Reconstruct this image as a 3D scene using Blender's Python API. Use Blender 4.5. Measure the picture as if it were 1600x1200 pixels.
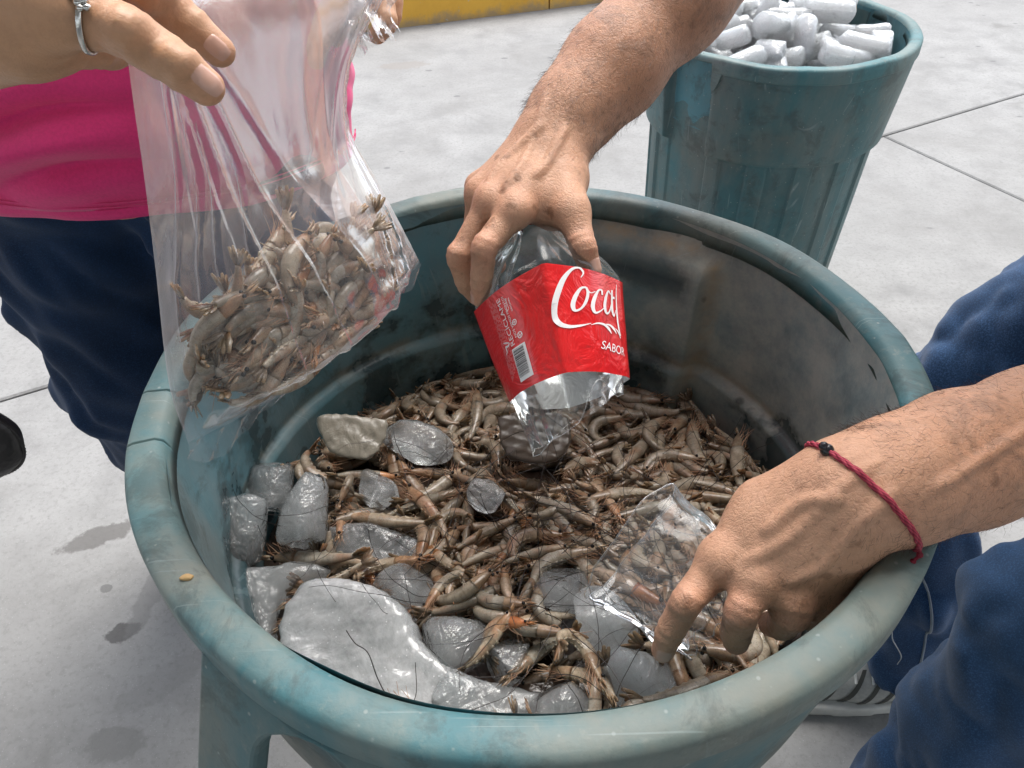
import bpy, bmesh, math, random
import numpy as np
from mathutils import Vector, Matrix
random.seed(7); rng = np.random.default_rng(7)
sc = bpy.context.scene
for o in list(bpy.data.objects): bpy.data.objects.remove(o)
R_ = math.radians

# ------------------------------------------------------------------ camera, world, sun, exposure
F = 1200.0; CAM = np.array([0, 0, 1.192]); TH, RO = R_(41.705), R_(-.9387)
FW = np.array([0, math.cos(TH), -math.sin(TH)]); UP0 = np.array([0, math.sin(TH), math.cos(TH)]); RT0 = np.array([1., 0, 0])
RT = math.cos(RO)*RT0+math.sin(RO)*UP0; UP = -math.sin(RO)*RT0+math.cos(RO)*UP0
cd = bpy.data.cameras.new('camera'); cam = bpy.data.objects.new('camera', cd); sc.collection.objects.link(cam)
M = Matrix.Identity(4)
for i in range(3):
    M[i][0], M[i][1], M[i][2], M[i][3] = RT[i], UP[i], -FW[i], CAM[i]
cam.matrix_world = M
cd.sensor_width = 36; cd.lens = 27; cd.clip_start = .02; cd.clip_end = 500
cd.dof.use_dof = False
sc.camera = cam
def at(u, v, d):            # survey point: photo position and distance -> place in the world
    return CAM+d*(FW+(u-800)/F*RT-(v-600)/F*UP)

w = bpy.data.worlds.new('World'); sc.world = w; w.use_nodes = True
SUN_EL, SUN_AZ = R_(62), R_(20)
nt = w.node_tree; bg = nt.nodes['Background']
sky = nt.nodes.new('ShaderNodeTexSky'); sky.sky_type = 'NISHITA'; sky.sun_disc = False
sky.sun_elevation = SUN_EL; sky.sun_rotation = SUN_AZ; sky.air_density = 1.0; sky.dust_density = 3.0; sky.ozone_density = 1.0
hs = nt.nodes.new('ShaderNodeHueSaturation'); hs.inputs['Saturation'].default_value = .45      # thin overcast: a paler, whiter sky
nt.links.new(sky.outputs[0], hs.inputs['Color']); nt.links.new(hs.outputs[0], bg.inputs[0]); bg.inputs[1].default_value = .15
sl = bpy.data.lights.new('sun', 'SUN'); so = bpy.data.objects.new('sun', sl); sc.collection.objects.link(so)
sl.energy = 1.0; sl.angle = R_(40); sl.color = (1, .97, .92)
so.rotation_euler = (R_(90)-SUN_EL, 0, math.pi-SUN_AZ)
sc.view_settings.view_transform = 'Standard'; sc.view_settings.look = 'None'; sc.view_settings.gamma = 1
sc.view_settings.use_curve_mapping = False; sc.view_settings.exposure = 1.30
sc.render.engine = 'CYCLES'
cy = sc.cycles; cy.use_denoising = True; cy.max_bounces = 10; cy.transparent_max_bounces = 24; cy.transmission_bounces = 8
cy.volume_bounces = 6; cy.caustics_refractive = False; cy.caustics_reflective = False; cy.sample_clamp_indirect = 4

# ------------------------------------------------------------------ object helpers
def link(o): sc.collection.objects.link(o); return o
def tag(o, label=None, cat=None, group=None, kind=None):
    for k, v in (('label', label), ('category', cat), ('group', group), ('kind', kind)):
        if v: o[k] = v
    return o
def thing(name, loc, label, cat, group=None):
    o = link(bpy.data.objects.new(name, None)); o.location = Vector(loc); o.empty_display_size = .02
    return tag(o, label, cat, group)
def wloc(p):
    v = Vector((0, 0, 0))
    while p is not None: v = v+p.location; p = p.parent
    return np.array(v)
def mesh(name, V, Fc, mats=None, parent=None, smooth=True, world=True, midx=None, attrs=None, cyc=None):
    V = np.asarray(V, float)
    if parent is not None and world: V = V-wloc(parent)
    me = bpy.data.meshes.new(name)
    me.from_pydata([tuple(map(float, v)) for v in V], [], [tuple(map(int, f)) for f in Fc])
    me.polygons.foreach_set('use_smooth', [smooth]*len(me.polygons))
    if mats is not None:
        for m in (mats if isinstance(mats, (list, tuple)) else [mats]): me.materials.append(m)
    if midx is not None: me.polygons.foreach_set('material_index', [int(i) for i in midx])
    if attrs:
        for k, a in attrs.items():
            at_ = me.attributes.new(k, 'FLOAT', 'POINT'); at_.data.foreach_set('value', np.asarray(a, np.float32).ravel())
    me.update()
    o = link(bpy.data.objects.new(name, me))
    if parent is not None: o.parent = parent
    return o
def fix_normals(o):
    bm = bmesh.new(); bm.from_mesh(o.data); bmesh.ops.recalc_face_normals(bm, faces=bm.faces); bm.to_mesh(o.data); bm.free(); return o
class MB:
    def __init__(q): q.V = []; q.F = []; q.n = 0; q.m = []; q.A = {}
    def add(q, V, Fc, m=0, **at_):
        V = np.asarray(V, float); q.V.append(V); q.F += [tuple(i+q.n for i in f) for f in Fc]; q.m += [m]*len(Fc); q.n += len(V)
        for k, a in at_.items(): q.A.setdefault(k, []).append(np.broadcast_to(np.asarray(a, float), (len(V),)))
        return q
    def build(q, name, mats, parent=None, smooth=True, world=True):
        return mesh(name, np.concatenate(q.V), q.F, mats, parent, smooth, world, q.m, {k: np.concatenate(a) for k, a in q.A.items()} or None)
def grid_faces(nu, nv, cu=False, cv=False):
    f = []
    for i in range(nu if cu else nu-1):
        for j in range(nv if cv else nv-1):
            a, b = i, (i+1) % nu; c, d = j, (j+1) % nv
            f.append((a*nv+c, b*nv+c, b*nv+d, a*nv+d))
    return f
def frames(P):
    P = np.asarray(P, float); T = np.gradient(P, axis=0); T /= np.linalg.norm(T, axis=1)[:, None]+1e-12
    n = np.cross(T[0], [0, 0, 1.]);
    if np.linalg.norm(n) < .1: n = np.cross(T[0], [1., 0, 0])
    N = []
    for t in T:
        n = n-t*(n@t); n = n/(np.linalg.norm(n)+1e-12); N.append(n)
    N = np.array(N); return T, N, np.cross(T, N)
def tube(P, r, k=6, cap=True):
    P = np.asarray(P, float); T, N, B = frames(P); r = np.broadcast_to(r, (len(P),))
    a = np.arange(k)*2*np.pi/k
    V = (P[:, None]+r[:, None, None]*(np.cos(a)[None, :, None]*N[:, None]+np.sin(a)[None, :, None]*B[:, None])).reshape(-1, 3)
    f = grid_faces(len(P), k, cv=True)
    if cap: f += [tuple(range(k))[::-1], tuple(range((len(P)-1)*k, len(P)*k))]
    return V, f
def spline(P, n):
    P = np.asarray(P, float); m = len(P); t = np.linspace(0, m-1, n); Q = np.vstack([2*P[0]-P[1], P, 2*P[-1]-P[-2]])
    out = []
    for x in t:
        i = min(int(x), m-2); u = x-i; a, b, c, d = Q[i], Q[i+1], Q[i+2], Q[i+3]
        out.append(.5*((2*b)+(-a+c)*u+(2*a-5*b+4*c-d)*u*u+(-a+3*b-3*c+d)*u**3))
    return np.array(out)
def box(lo, hi):
    x0, y0, z0 = lo; x1, y1, z1 = hi
    V = [(x0,y0,z0),(x1,y0,z0),(x1,y1,z0),(x0,y1,z0),(x0,y0,z1),(x1,y0,z1),(x1,y1,z1),(x0,y1,z1)]
    return V, [(0,3,2,1),(4,5,6,7),(0,1,5,4),(1,2,6,5),(2,3,7,6),(3,0,4,7)]
def unit(v): v = np.asarray(v, float); return v/(np.linalg.norm(v)+1e-12)
def ball(c, r, nu=8, nv=6):
    c = np.asarray(c, float); r = np.broadcast_to(r, (3,)); V = []
    for i in range(nu):
        for j in range(nv+1):
            a, b = 2*np.pi*i/nu, np.pi*j/nv
            V.append(c+r*[math.sin(b)*math.cos(a), math.sin(b)*math.sin(a), math.cos(b)])
    return np.array(V), grid_faces(nu, nv+1, cu=True)
# cheap smooth noise in numpy (sum of rotated sines)
def snoise(P, f, seed=0):
    g = np.random.default_rng(seed); s = 0
    for k in range(7):
        d = g.normal(size=3); d /= np.linalg.norm(d); s = s+np.sin((P@d)*f*(1+.37*k)*2*np.pi+g.uniform(0, 6.28))/(1+.35*k)
    return s/3.2

# ------------------------------------------------------------------ signed distance modelling + surface nets
def cap_d(P, a, b, ra, rb, flat=None):
    a = np.asarray(a, np.float32); b = np.asarray(b, np.float32); ab = b-a; pa = P-a
    t = np.clip(pa@ab/max(float(ab@ab), 1e-9), 0, 1)
    q = pa-t[:, None]*ab
    if flat is not None:
        n, k = flat; qn = q@np.asarray(n, np.float32)
        q = q+(k-1)*qn[:, None]*np.asarray(n, np.float32)
    return np.sqrt((q*q).sum(1))-(ra+(rb-ra)*t)
def smin(a, b, k):
    h = np.clip(.5+.5*(b-a)/k, 0, 1); return b+(a-b)*h-k*h*(1-h)
def surface_nets(f, lo, hi, h):
    lo = np.asarray(lo, float); hi = np.asarray(hi, float); BK = 8; n = (np.ceil((hi-lo)/h/BK).astype(int))*BK
    nb = n//BK; bi = np.stack(np.meshgrid(*[np.arange(x) for x in nb], indexing='ij'), -1).reshape(-1, 3)
    fc = f((lo+h*(bi*BK+BK/2-.5)).astype(np.float32)); D = np.repeat(np.repeat(np.repeat(np.sign(fc).reshape(nb), BK, 0), BK, 1), BK, 2).astype(np.float32)
    near = bi[np.abs(fc) < h*BK*1.25+.004]; loc = np.stack(np.meshgrid(*[np.arange(BK)]*3, indexing='ij'), -1).reshape(-1, 3)
    for q in range(0, len(near), 400):
        I = (near[q:q+400, None]*BK+loc[None]).reshape(-1, 3)
        D[I[:, 0], I[:, 1], I[:, 2]] = f((lo+h*I).astype(np.float32))
    S = D < 0
    c = [(i, j, k) for i in (0, 1) for j in (0, 1) for k in (0, 1)]
    sl_ = lambda A, o: A[o[0]:A.shape[0]-1+o[0], o[1]:A.shape[1]-1+o[1], o[2]:A.shape[2]-1+o[2]]
    cnt = sum(sl_(S, o).astype(np.int8) for o in c); act = (cnt > 0) & (cnt < 8)
    idx = np.argwhere(act); ids = -np.ones(act.shape, int); ids[act] = np.arange(len(idx))
    acc = np.zeros((len(idx), 3)); num = np.zeros(len(idx))
    val = {o: D[idx[:, 0]+o[0], idx[:, 1]+o[1], idx[:, 2]+o[2]] for o in c}
    for o in c:
        for a in range(3):
            if o[a]: continue
            p = list(o); p[a] = 1; p = tuple(p); va, vb = val[o], val[p]; m = (va < 0) != (vb < 0)
            t = np.where(m, va/np.where(va-vb == 0, 1, va-vb), 0)
            q = np.tile(np.array(o, float), (len(idx), 1)); q[:, a] += t
            acc[m] += q[m]; num += m
    V = lo+h*(idx+acc/num[:, None]); Fc = []
    for a in range(3):
        b, d = (a+1) % 3, (a+2) % 3
        A = S; B = np.roll(S, -1, a); m = A != B
        sl3 = [slice(None)]*3; sl3[a] = -1; m[tuple(sl3)] = False
        for ax_ in (b, d):
            sl3 = [slice(None)]*3; sl3[ax_] = 0; m[tuple(sl3)] = False; sl3[ax_] = -1; m[tuple(sl3)] = False
        g = np.argwhere(m); s = A[m]
        eb = np.eye(3, dtype=int)[b]; ed = np.eye(3, dtype=int)[d]
        I = [ids[tuple((g-x).T)] for x in (0*eb, eb, eb+ed, ed)]
        Q = np.stack(I, 1); Q[~s] = Q[~s][:, ::-1]; Fc.append(Q)
    Fc = np.concatenate(Fc); return V, Fc[(Fc >= 0).all(1)]
def bbox_of(pts, pad): pts = np.asarray(pts); return pts.min(0)-pad, pts.max(0)+pad
def march(f, o, d, far=.12):       # walk from inside the surface outwards
    lo_, hi_ = 0., far; o = np.asarray(o, float); d = np.asarray(d, float)
    for _ in range(24):
        m = (lo_+hi_)/2
        if f((o+m*d)[None].astype(np.float32))[0] < 0: lo_ = m
        else: hi_ = m
    return o+hi_*d

def march_many(f, O, Dr, far=.09):
    O = np.asarray(O, float); Dr = np.asarray(Dr, float); lo_ = np.zeros(len(O)); hi_ = np.full(len(O), far)
    for _ in range(20):
        m = (lo_+hi_)/2; i = f((O+m[:, None]*Dr).astype(np.float32)) < 0; lo_ = np.where(i, m, lo_); hi_ = np.where(i, hi_, m)
    return O+hi_[:, None]*Dr

# ------------------------------------------------------------------ materials
class NT:
    def __init__(s, name):
        s.m = bpy.data.materials.new(name); s.m.use_nodes = True; s.t = s.m.node_tree; s.t.nodes.clear()
        s.out = s.t.nodes.new('ShaderNodeOutputMaterial')
    def n(s, ty, props=None, **ins):
        nd = s.t.nodes.new('ShaderNode'+ty)
        for k, v in (props or {}).items(): setattr(nd, k, v)
        for k, v in ins.items():
            key = int(k[1:]) if k[0] == 'i' and k[1:].isdigit() else k.replace('_', ' ')
            s.set(nd.inputs[key], v)
        return nd
    def set(s, sock, v):
        if isinstance(v, bpy.types.NodeSocket): s.t.links.new(v, sock)
        elif isinstance(v, bpy.types.Node): s.t.links.new(v.outputs[0], sock)
        else:
            if isinstance(v, tuple) and len(v) == 3 and sock.type == 'RGBA': v = (*v, 1)
            sock.default_value = v
    def obj(s): return s.n('TexCoord').outputs['Object']
    def noise(s, scale, detail=5, rough=.55, vec=None, dist=0):
        return s.n('TexNoise', None, Vector=vec if vec is not None else s.obj(), Scale=scale, Detail=detail, Roughness=rough, Distortion=dist).outputs['Fac']
    def vor(s, scale, vec=None, feature='F1'):
        return s.n('TexVoronoi', {'feature': feature}, Vector=vec if vec is not None else s.obj(), Scale=scale).outputs['Distance']
    def ramp(s, fac, *st):
        r = s.n('ValToRGB', None, Fac=fac); e = r.color_ramp.elements
        while len(e) < len(st): e.new(.5)
        for x, (p, c) in zip(e, st): x.position = p; x.color = (*c, 1) if isinstance(c, tuple) else (c, c, c, 1)
        return r.outputs[0]
    def mix(s, fac, a, b, mode='MIX'):
        nd = s.n('MixRGB', {'blend_type': mode}, Fac=fac, Color1=a, Color2=b); return nd.outputs[0]
    def math(s, op, a, b=0.): return s.n('Math', {'operation': op}, i0=a, i1=b).outputs[0]
    def bump(s, h, strength=.3, dist=.002, prev=None):
        nd = s.n('Bump', None, Height=h, Strength=strength, Distance=dist)
        if prev is not None: s.set(nd.inputs['Normal'], prev)
        return nd.outputs[0]
    def bsdf(s, **kw): return s.n('BsdfPrincipled', None, **kw)
    def done(s, sh): s.t.links.new(sh.outputs[0] if isinstance(sh, bpy.types.Node) else sh, s.out.inputs[0]); return s.m
    def attr(s, name): return s.n('Attribute', {'attribute_name': name}).outputs['Fac']
    def vm(s, v, sc3): return s.n('Mapping', None, Vector=v, Scale=sc3).outputs[0]

def m_plain(name, col, rough=.5, metal=0., var=.12, scale=30, bump=.15, bdist=.001, **kw):
    t = NT(name); n = t.noise(scale)
    c = t.mix(t.ramp(n, (.3, 0.), (.7, 1.)), tuple(x*(1-var) for x in col), tuple(min(1, x*(1+var)) for x in col))
    return t.done(t.bsdf(Base_Color=c, Roughness=rough, Metallic=metal, Normal=t.bump(t.noise(scale*4), bump, bdist), **kw))

# ================================================================== ground
def m_concrete():
    t = NT('concrete'); o = t.obj()
    big = t.noise(1.1, 4, .6); mid = t.noise(7, 6, .65); fine = t.noise(90, 4, .7); spk = t.vor(150)
    c = t.ramp(mid, (.30, (.215, .215, .211)), (.52, (.295, .295, .288)), (.75, (.345, .344, .336)))
    c = t.mix(t.ramp(big, (.35, 0.), (.62, .6)), c, (.255, .252, .243)); c = t.mix(t.ramp(t.noise(2.3, 7, .72, dist=.8), (.50, 0.), (.66, .55)), c, (.20, .197, .188))
    c = t.mix(t.ramp(fine, (.50, 0.), (.66, .5)), c, (.19, .188, .182)); c = t.mix(t.ramp(t.noise(260, 2, .7), (.62, 0.), (.74, .5)), c, (.13, .128, .124))
    c = t.mix(t.ramp(spk, (.05, .45), (.16, 0.)), c, (.46, .46, .45))
    # blotches of old spills and gum, irregular
    sp = t.noise(3.3, 3, .5, dist=.6); c = t.mix(t.ramp(sp, (.68, 0.), (.73, .5)), c, (.17, .166, .158))
    s2 = t.vor(5.5, t.n('Mapping', None, Vector=o, Rotation=(0, 0, .5), Scale=(1, 1.7, 1)).outputs[0])
    s2 = t.math('ADD', s2, t.math('MULTIPLY', t.math('SUBTRACT', t.noise(22, 4), .5), .12))
    c = t.mix(t.ramp(s2, (.055, .7), (.090, 0.)), c, (.13, .13, .132))
    # two wet splashes and a dark oil spot at the left of the barrel
    for (x, y, rx, ry, rot, col, k) in ((-.80, .915, .075, .026, .45, (.115, .11, .104), .8), (-.70, .955, .05, .013, .6, (.125, .12, .112), .7), (-.68, .71, .030, .020, .3, (.075, .072, .07), .8), (-.655, .79, .022, .10, -.1, (.17, .168, .164), .55),
                                      (-.74, .80, .012, .010, 0, (.12, .12, .115), .7), (-.45, 3.45, .12, .05, .2, (.24, .22, .2), .6), (1.05, 1.35, .09, .05, .2, (.19, .18, .17), .5), (-.58, .62, .10, .03, .7, (.18, .178, .172), .3), (-.95, .75, .05, .018, 1.1, (.15, .148, .142), .5), (-.62, .52, .05, .03, 0, (.15, .147, .14), .5), (.62, .28, .10, .05, .6, (.14, .138, .132), .6)):
        mp = t.n('Mapping', {'vector_type': 'TEXTURE'}, Vector=o, Location=(x, y, 0), Rotation=(0, 0, rot), Scale=(rx, ry, 1)).outputs[0]
        ln = t.n('VectorMath', {'operation': 'LENGTH'}, i0=t.vm(mp, (1, 1, 0))).outputs['Value']
        ln = t.math('ADD', ln, t.math('MULTIPLY', t.math('SUBTRACT', t.noise(38, 5, .65), .5), 1.3))
        c = t.mix(t.ramp(ln, (.80, k), (1.0, 0.)), c, col)
    b = t.bump(t.noise(160, 4, .7), .35, .0012); b = t.bump(mid, .25, .003, b)
    return t.done(t.bsdf(Base_Color=c, Roughness=.86, Normal=b))
MC = m_concrete()
ground = mesh('ground', [(-60, -60, -.02), (60, -60, -.02), (60, 60, -.02), (-60, 60, -.02)], [(0, 1, 2, 3)], m_plain('joint_dirt', (.10, .095, .085), .95, scale=8))
tag(ground, kind='structure')
GA = R_(27.9); ga = np.array([math.cos(GA), math.sin(GA)]); gb = np.array([-ga[1], ga[0]]); J = np.array([1.355, 2.652])
def bevel_slab(u0, u1, v0, v1, g=.0035, b=.005):
    a = [(u0+g, v0+g), (u1-g, v0+g), (u1-g, v1-g), (u0+g, v1-g)]; c = [(u0+g+b, v0+g+b), (u1-g-b, v0+g+b), (u1-g-b, v1-g-b), (u0+g+b, v1-g-b)]
    W = lambda p, z: (*(J+p[0]*ga+p[1]*gb), z)
    V = [W(p, -.03) for p in a]+[W(p, -.004) for p in a]+[W(p, 0) for p in c]
    Fc = [(8, 9, 10, 11)]
    for i in range(4):
        j = (i+1) % 4; Fc += [(i, j, 4+j, 4+i), (4+i, 4+j, 8+j, 8+i)]
    return V, Fc
SW = 3.4
for i in range(-4, 4):
    for j in range(-4, 3):
        if j >= 0 and i % 2: continue
        u0 = i*SW if j < 0 else i*SW+2.2
        V, Fc = bevel_slab(u0, u0+(SW if j < 0 else 2*SW), j*SW, (j+1)*SW)
        mesh('slab', V, Fc, MC, ground, smooth=False)

# yellow painted kerb at the far edge of the yard
def m_yellow():
    t = NT('yellow_paint'); n = t.noise(9, 6, .65); z = t.n('SeparateXYZ', None, Vector=t.obj()).outputs['Z']
    c = t.mix(t.ramp(n, (.4, 0.), (.7, .6)), (.72, .40, .045), (.60, .31, .03))
    m = t.math('ADD', t.math('MULTIPLY', z, 11), t.math('MULTIPLY', t.math('SUBTRACT', t.noise(14, 6, .7), .5), 1.6))
    c = t.mix(t.ramp(m, (.05, .75), (.55, 0.)), c, (.30, .24, .16))
    c = t.mix(t.ramp(t.noise(26, 4), (.66, 0.), (.70, .7)), c, (.42, .40, .36))
    return t.done(t.bsdf(Base_Color=c, Roughness=.6, Normal=t.bump(t.noise(60), .3, .002)))
ka = np.array([-.625, 3.93]); kd = unit(np.array([.99, .352])); kn = np.array([-kd[1], kd[0]])
def kbox(s0, s1, d0, d1, z0, z1, b=.012):
    W = lambda s, d, z: (*(ka+s*kd+d*kn), z)
    pr = [(d0, z0), (d0, z1-b), (d0+b, z1), (d1, z1), (d1, z0)]
    V = [W(s, d, z) for s in (s0, s1) for d, z in pr]; n = len(pr)
    return V, [tuple(range(n))[::-1], tuple(range(n, 2*n))]+[(i, (i+1) % n, n+(i+1) % n, n+i) for i in range(n)]
kerb = thing('kerb', (*ka, 0), 'yellow painted kerb along the far edge of the concrete yard', 'kerb')
MY = m_yellow()
for i in range(-3, 4):
    V, Fc = kbox(i*2.2+.004+.9, (i+1)*2.2-.004+.9, 0, .2, -.01, .19); mesh('kerb_block', V, Fc, MY, kerb, smooth=False)
V, Fc = kbox(-9, 12, .21, 3.2, -.01, .17); tag(mesh('pavement', V, Fc, MC, None, smooth=False), kind='structure')

# unseen canopy added to shade the near yard, open towards the far side
shade_roof = MB()
for lo, hi in (((-7, -7, 3.1), (7, .50, 3.22)), ((-7, .44, 2.95), (7, .56, 3.35))): shade_roof.add(*box(lo, hi))
for x in np.arange(-6, 6.1, 2): shade_roof.add(*box((x-.06, -6.9, 2.95), (x+.06, .43, 3.095)))
shade_roof.build('shade_roof', m_plain('shade_roof_sheet', (.62, .62, .60), .7), None, smooth=False)['kind'] = 'structure'
for x in (-5.4, 5.4): mesh('shade_roof_post', *box((x-.08, .20, 0.002), (x+.08, .36, 2.94)), bpy.data.materials['shade_roof_sheet'], bpy.data.objects['shade_roof'], smooth=False)
# ================================================================== barrels
def m_barrel(name, base, scuff, inside=False, wet=False):
    t = NT(name); n = t.noise(7, 6, .6); f = t.noise(60, 5, .7)
    st = t.noise(9, 6, .65, t.vm(t.obj(), (1, 1, .22)))
    c = t.mix(t.ramp(n, (.32, 0.), (.68, 1.)), tuple(x*.78 for x in base), tuple(x*1.22 for x in base))
    c = t.mix(t.ramp(st, (.44, 0.), (.66, .75)), c, scuff); c = t.mix(t.ramp(t.noise(4, 5, .7), (.48, 0.), (.66, .55)), c, tuple(a*.6+b_*.9 for a, b_ in zip(scuff, (.06, .04, .015))))
    c = t.mix(t.ramp(f, (.58, 0.), (.72, .35)), c, tuple(x*1.25 for x in scuff))
    r = t.n('MapRange', None, Value=n, i1=.3, i2=.7, i3=.44, i4=.62).outputs[0]
    c = t.mix(t.ramp(t.noise(15, 7, .75, dist=.5), (.52, 0.), (.62, .45)), c, (.035, .045, .042)); c = t.mix(t.ramp(t.vor(75), (.06, .55), (.11, 0.)), c, (.30, .34, .32)) if not inside else c
    if inside:
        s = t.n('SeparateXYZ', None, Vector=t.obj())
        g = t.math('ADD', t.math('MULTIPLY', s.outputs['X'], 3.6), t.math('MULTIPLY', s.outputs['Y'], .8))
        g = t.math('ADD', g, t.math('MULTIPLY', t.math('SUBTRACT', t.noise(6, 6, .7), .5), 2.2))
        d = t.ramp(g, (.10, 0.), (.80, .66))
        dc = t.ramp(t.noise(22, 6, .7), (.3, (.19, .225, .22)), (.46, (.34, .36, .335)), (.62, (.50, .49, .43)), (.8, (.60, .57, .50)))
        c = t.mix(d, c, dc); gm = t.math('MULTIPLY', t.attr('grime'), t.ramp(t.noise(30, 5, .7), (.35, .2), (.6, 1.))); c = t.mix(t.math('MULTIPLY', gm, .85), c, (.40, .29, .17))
        dm = t.math('MULTIPLY', t.attr('damp'), t.ramp(t.noise(13, 6, .7), (.36, 0.), (.50, 1.))); c = t.mix(t.math('MULTIPLY', dm, .85), c, (.018, .036, .045))  # darker bands below the wall panel's top ridge, broken up by noise
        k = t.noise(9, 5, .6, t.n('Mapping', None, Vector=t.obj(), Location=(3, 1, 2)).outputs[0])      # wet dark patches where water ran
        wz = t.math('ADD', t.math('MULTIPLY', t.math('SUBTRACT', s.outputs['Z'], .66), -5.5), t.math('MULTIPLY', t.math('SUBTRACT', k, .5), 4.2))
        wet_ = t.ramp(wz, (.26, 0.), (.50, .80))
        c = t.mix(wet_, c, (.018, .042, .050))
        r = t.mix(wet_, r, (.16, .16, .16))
        dots = t.ramp(t.math('ADD', t.vor(21), t.math('MULTIPLY', t.math('SUBTRACT', t.noise(14), .5), .5)), (.05, .6), (.10, 0.)); c = t.mix(dots, c, (.02, .025, .025))
    # pale scratches
    for rot in (.4, -2.3):
        mp = t.n('Mapping', None, Vector=t.obj(), Rotation=(0, rot, rot*2), Scale=(6, 220, 6)).outputs[0]
        c = t.mix(t.ramp(t.noise(1.6, 2, .5, mp), (.70, 0.), (.74, .28)), c, (.33, .40, .40))
    b = t.bump(f, .4, .0010); b = t.bump(t.noise(24, 5, .7), .35, .002, b); b = t.bump(n, .35, .005, b)
    return t.done(t.bsdf(Base_Color=c, Roughness=r, Normal=b, **{'Specular_IOR_Level': .45}))
def sstep(a, b, x): t = np.clip((x-a)/(b-a), 0, 1); return t*t*(3-2*t)
def make_barrel(name, cx, cy, H, RT_, label, base, scuff, inside_base, inside_scuff, recess, cracks, boss, handles, collar=.205):
    root = thing(name, (cx, cy, 0), label, 'barrel', 'barrels of seafood and ice')
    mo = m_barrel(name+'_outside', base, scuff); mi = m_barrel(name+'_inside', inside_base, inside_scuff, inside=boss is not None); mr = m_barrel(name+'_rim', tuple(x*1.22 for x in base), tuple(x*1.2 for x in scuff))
    th = set(np.linspace(-math.pi, math.pi, 240, endpoint=False))
    for a in recess:
        for e in (-.012, 0, .012): th |= {a[0]+e, a[1]+e}
    ribs = [a for k in range(16) for a in (k*2*math.pi/16-math.pi+.04, k*2*math.pi/16-math.pi+.2)]
    for a in ribs: th |= {a-.006, a+.006}
    for a in cracks: th |= {a-.05, a-.03, a-.008, a-.004, a-.0015, a+.0015, a+.004, a+.008, a+.03, a+.05}
    th = np.array(sorted(th)); nt_ = len(th)
    zc = H-collar
    zo = np.array(sorted(set(np.concatenate([np.linspace(0, H-.012, 40), [zc-.004, zc+.004, zc+.012, zc-.012]])))); RB = RT_*.80
    def r_out(a, z):
        r = RB+(RT_*.895-RB)*z/H
        rib = np.zeros_like(a)
        for k in range(0, len(ribs), 2): rib += sstep(ribs[k]-.006, ribs[k]+.006, a)*(1-sstep(ribs[k+1]-.006, ribs[k+1]+.006, a))
        low = .0055*rib
        col = .016+.012*(z-zc)/collar
        cm = sstep(zc-.005, zc+.005, z); rec = np.zeros_like(a)
        for a0, a1 in recess: rec += sstep(a0-.012, a0+.012, a)*(1-sstep(a1-.012, a1+.012, a))
        return r+low*(1-cm)*(1-rec)+col*cm*(1-rec)-.004*rec*sstep(.05, .12, z)
    A, Z = np.meshgrid(th, zo, indexing='ij'); Ro = r_out(A.ravel(), Z.ravel()).reshape(A.shape)
    b = MB(); c0 = np.array([cx, cy, 0])
    b.add(c0+np.stack([Ro*np.cos(A), Ro*np.sin(A), Z], -1).reshape(-1, 3), grid_faces(nt_, len(zo), cu=True), 0, grime=0., damp=0.)
    zi = np.array(sorted(set(np.concatenate([np.linspace(.02, H-.006, 70), H-.165+np.array([-.008, -.004, 0, .004, .008])]))))
    def r_in(a, z):
        r = RT_*.765+(RT_*.912-RT_*.765)*z/H
        r = r-.009*(1-sstep(H-.170, H-.158, z))+.0035*np.exp(-((z-(H-.163))/.0035)**2)
        if boss:
            a0, a1, z0, z1 = boss; z1 = z1-.010*np.abs((a-(a0+a1)/2)/((a1-a0)/2))**4
            e = sstep(a0-.03, a0+.03, a)*(1-sstep(a1-.03, a1+.03, a))*sstep(z0-.008, z0+.008, z)*(1-sstep(z1-.007, z1+.007, z))
            r = r-.020*e-.008*np.exp(-((z-z1-.004)/.0045)**2)*sstep(a0-.05, a0, a)*(1-sstep(a1, a1+.05, a))
        for a0, a1 in recess: r = r-.006*sstep(a0-.02, a0+.02, a)*(1-sstep(a1-.02, a1+.02, a))*(0 if boss else 1)
        return r+.0012*snoise(np.stack([np.cos(a)*.3, np.sin(a)*.3, z], -1), 9, 3)
    A, Z = np.meshgrid(th, zi, indexing='ij'); Ri = r_in(A.ravel(), Z.ravel()).reshape(A.shape)
    V = c0+np.stack([Ri*np.cos(A), Ri*np.sin(A), Z], -1).reshape(-1, 3)
    gr = np.zeros(A.size); dp = np.zeros(A.size)
    if boss:
        a0, a1, z0, z1 = boss; af, zf = A.ravel(), Z.ravel(); zt_ = z1-.010*np.abs((af-(a0+a1)/2)/((a1-a0)/2))**4+.006
        gr = np.maximum(np.exp(-((zf-zt_)/.0045)**2)*((af > a0-.03) & (af < a1+.03)), np.exp(-(((af-a0)+.02)/.022)**2)*(zf < zt_)*.8); gr = np.maximum(gr, np.exp(-((zf-(H-.160))/.006)**2)*.5); dp = sstep(a0+.02, a0+.10, af)*(1-sstep(a1-.06, a1, af))*np.clip(np.exp(-((zf-.735)/.018)**2)+np.exp(-((zf-.625)/.03)**2), 0, 1)
    b.add(V, [f[::-1] for f in grid_faces(nt_, len(zi), cu=True)], 1, grime=gr, damp=dp)
    n0 = b.n; b.add(np.vstack([V[::len(zi)], [[cx, cy, .02]]]), [(i, (i+1) % nt_, nt_) for i in range(nt_)], 1, grime=0., damp=0.)
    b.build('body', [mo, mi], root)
    # rolled rim
    ri = RT_*.912-.002
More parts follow.
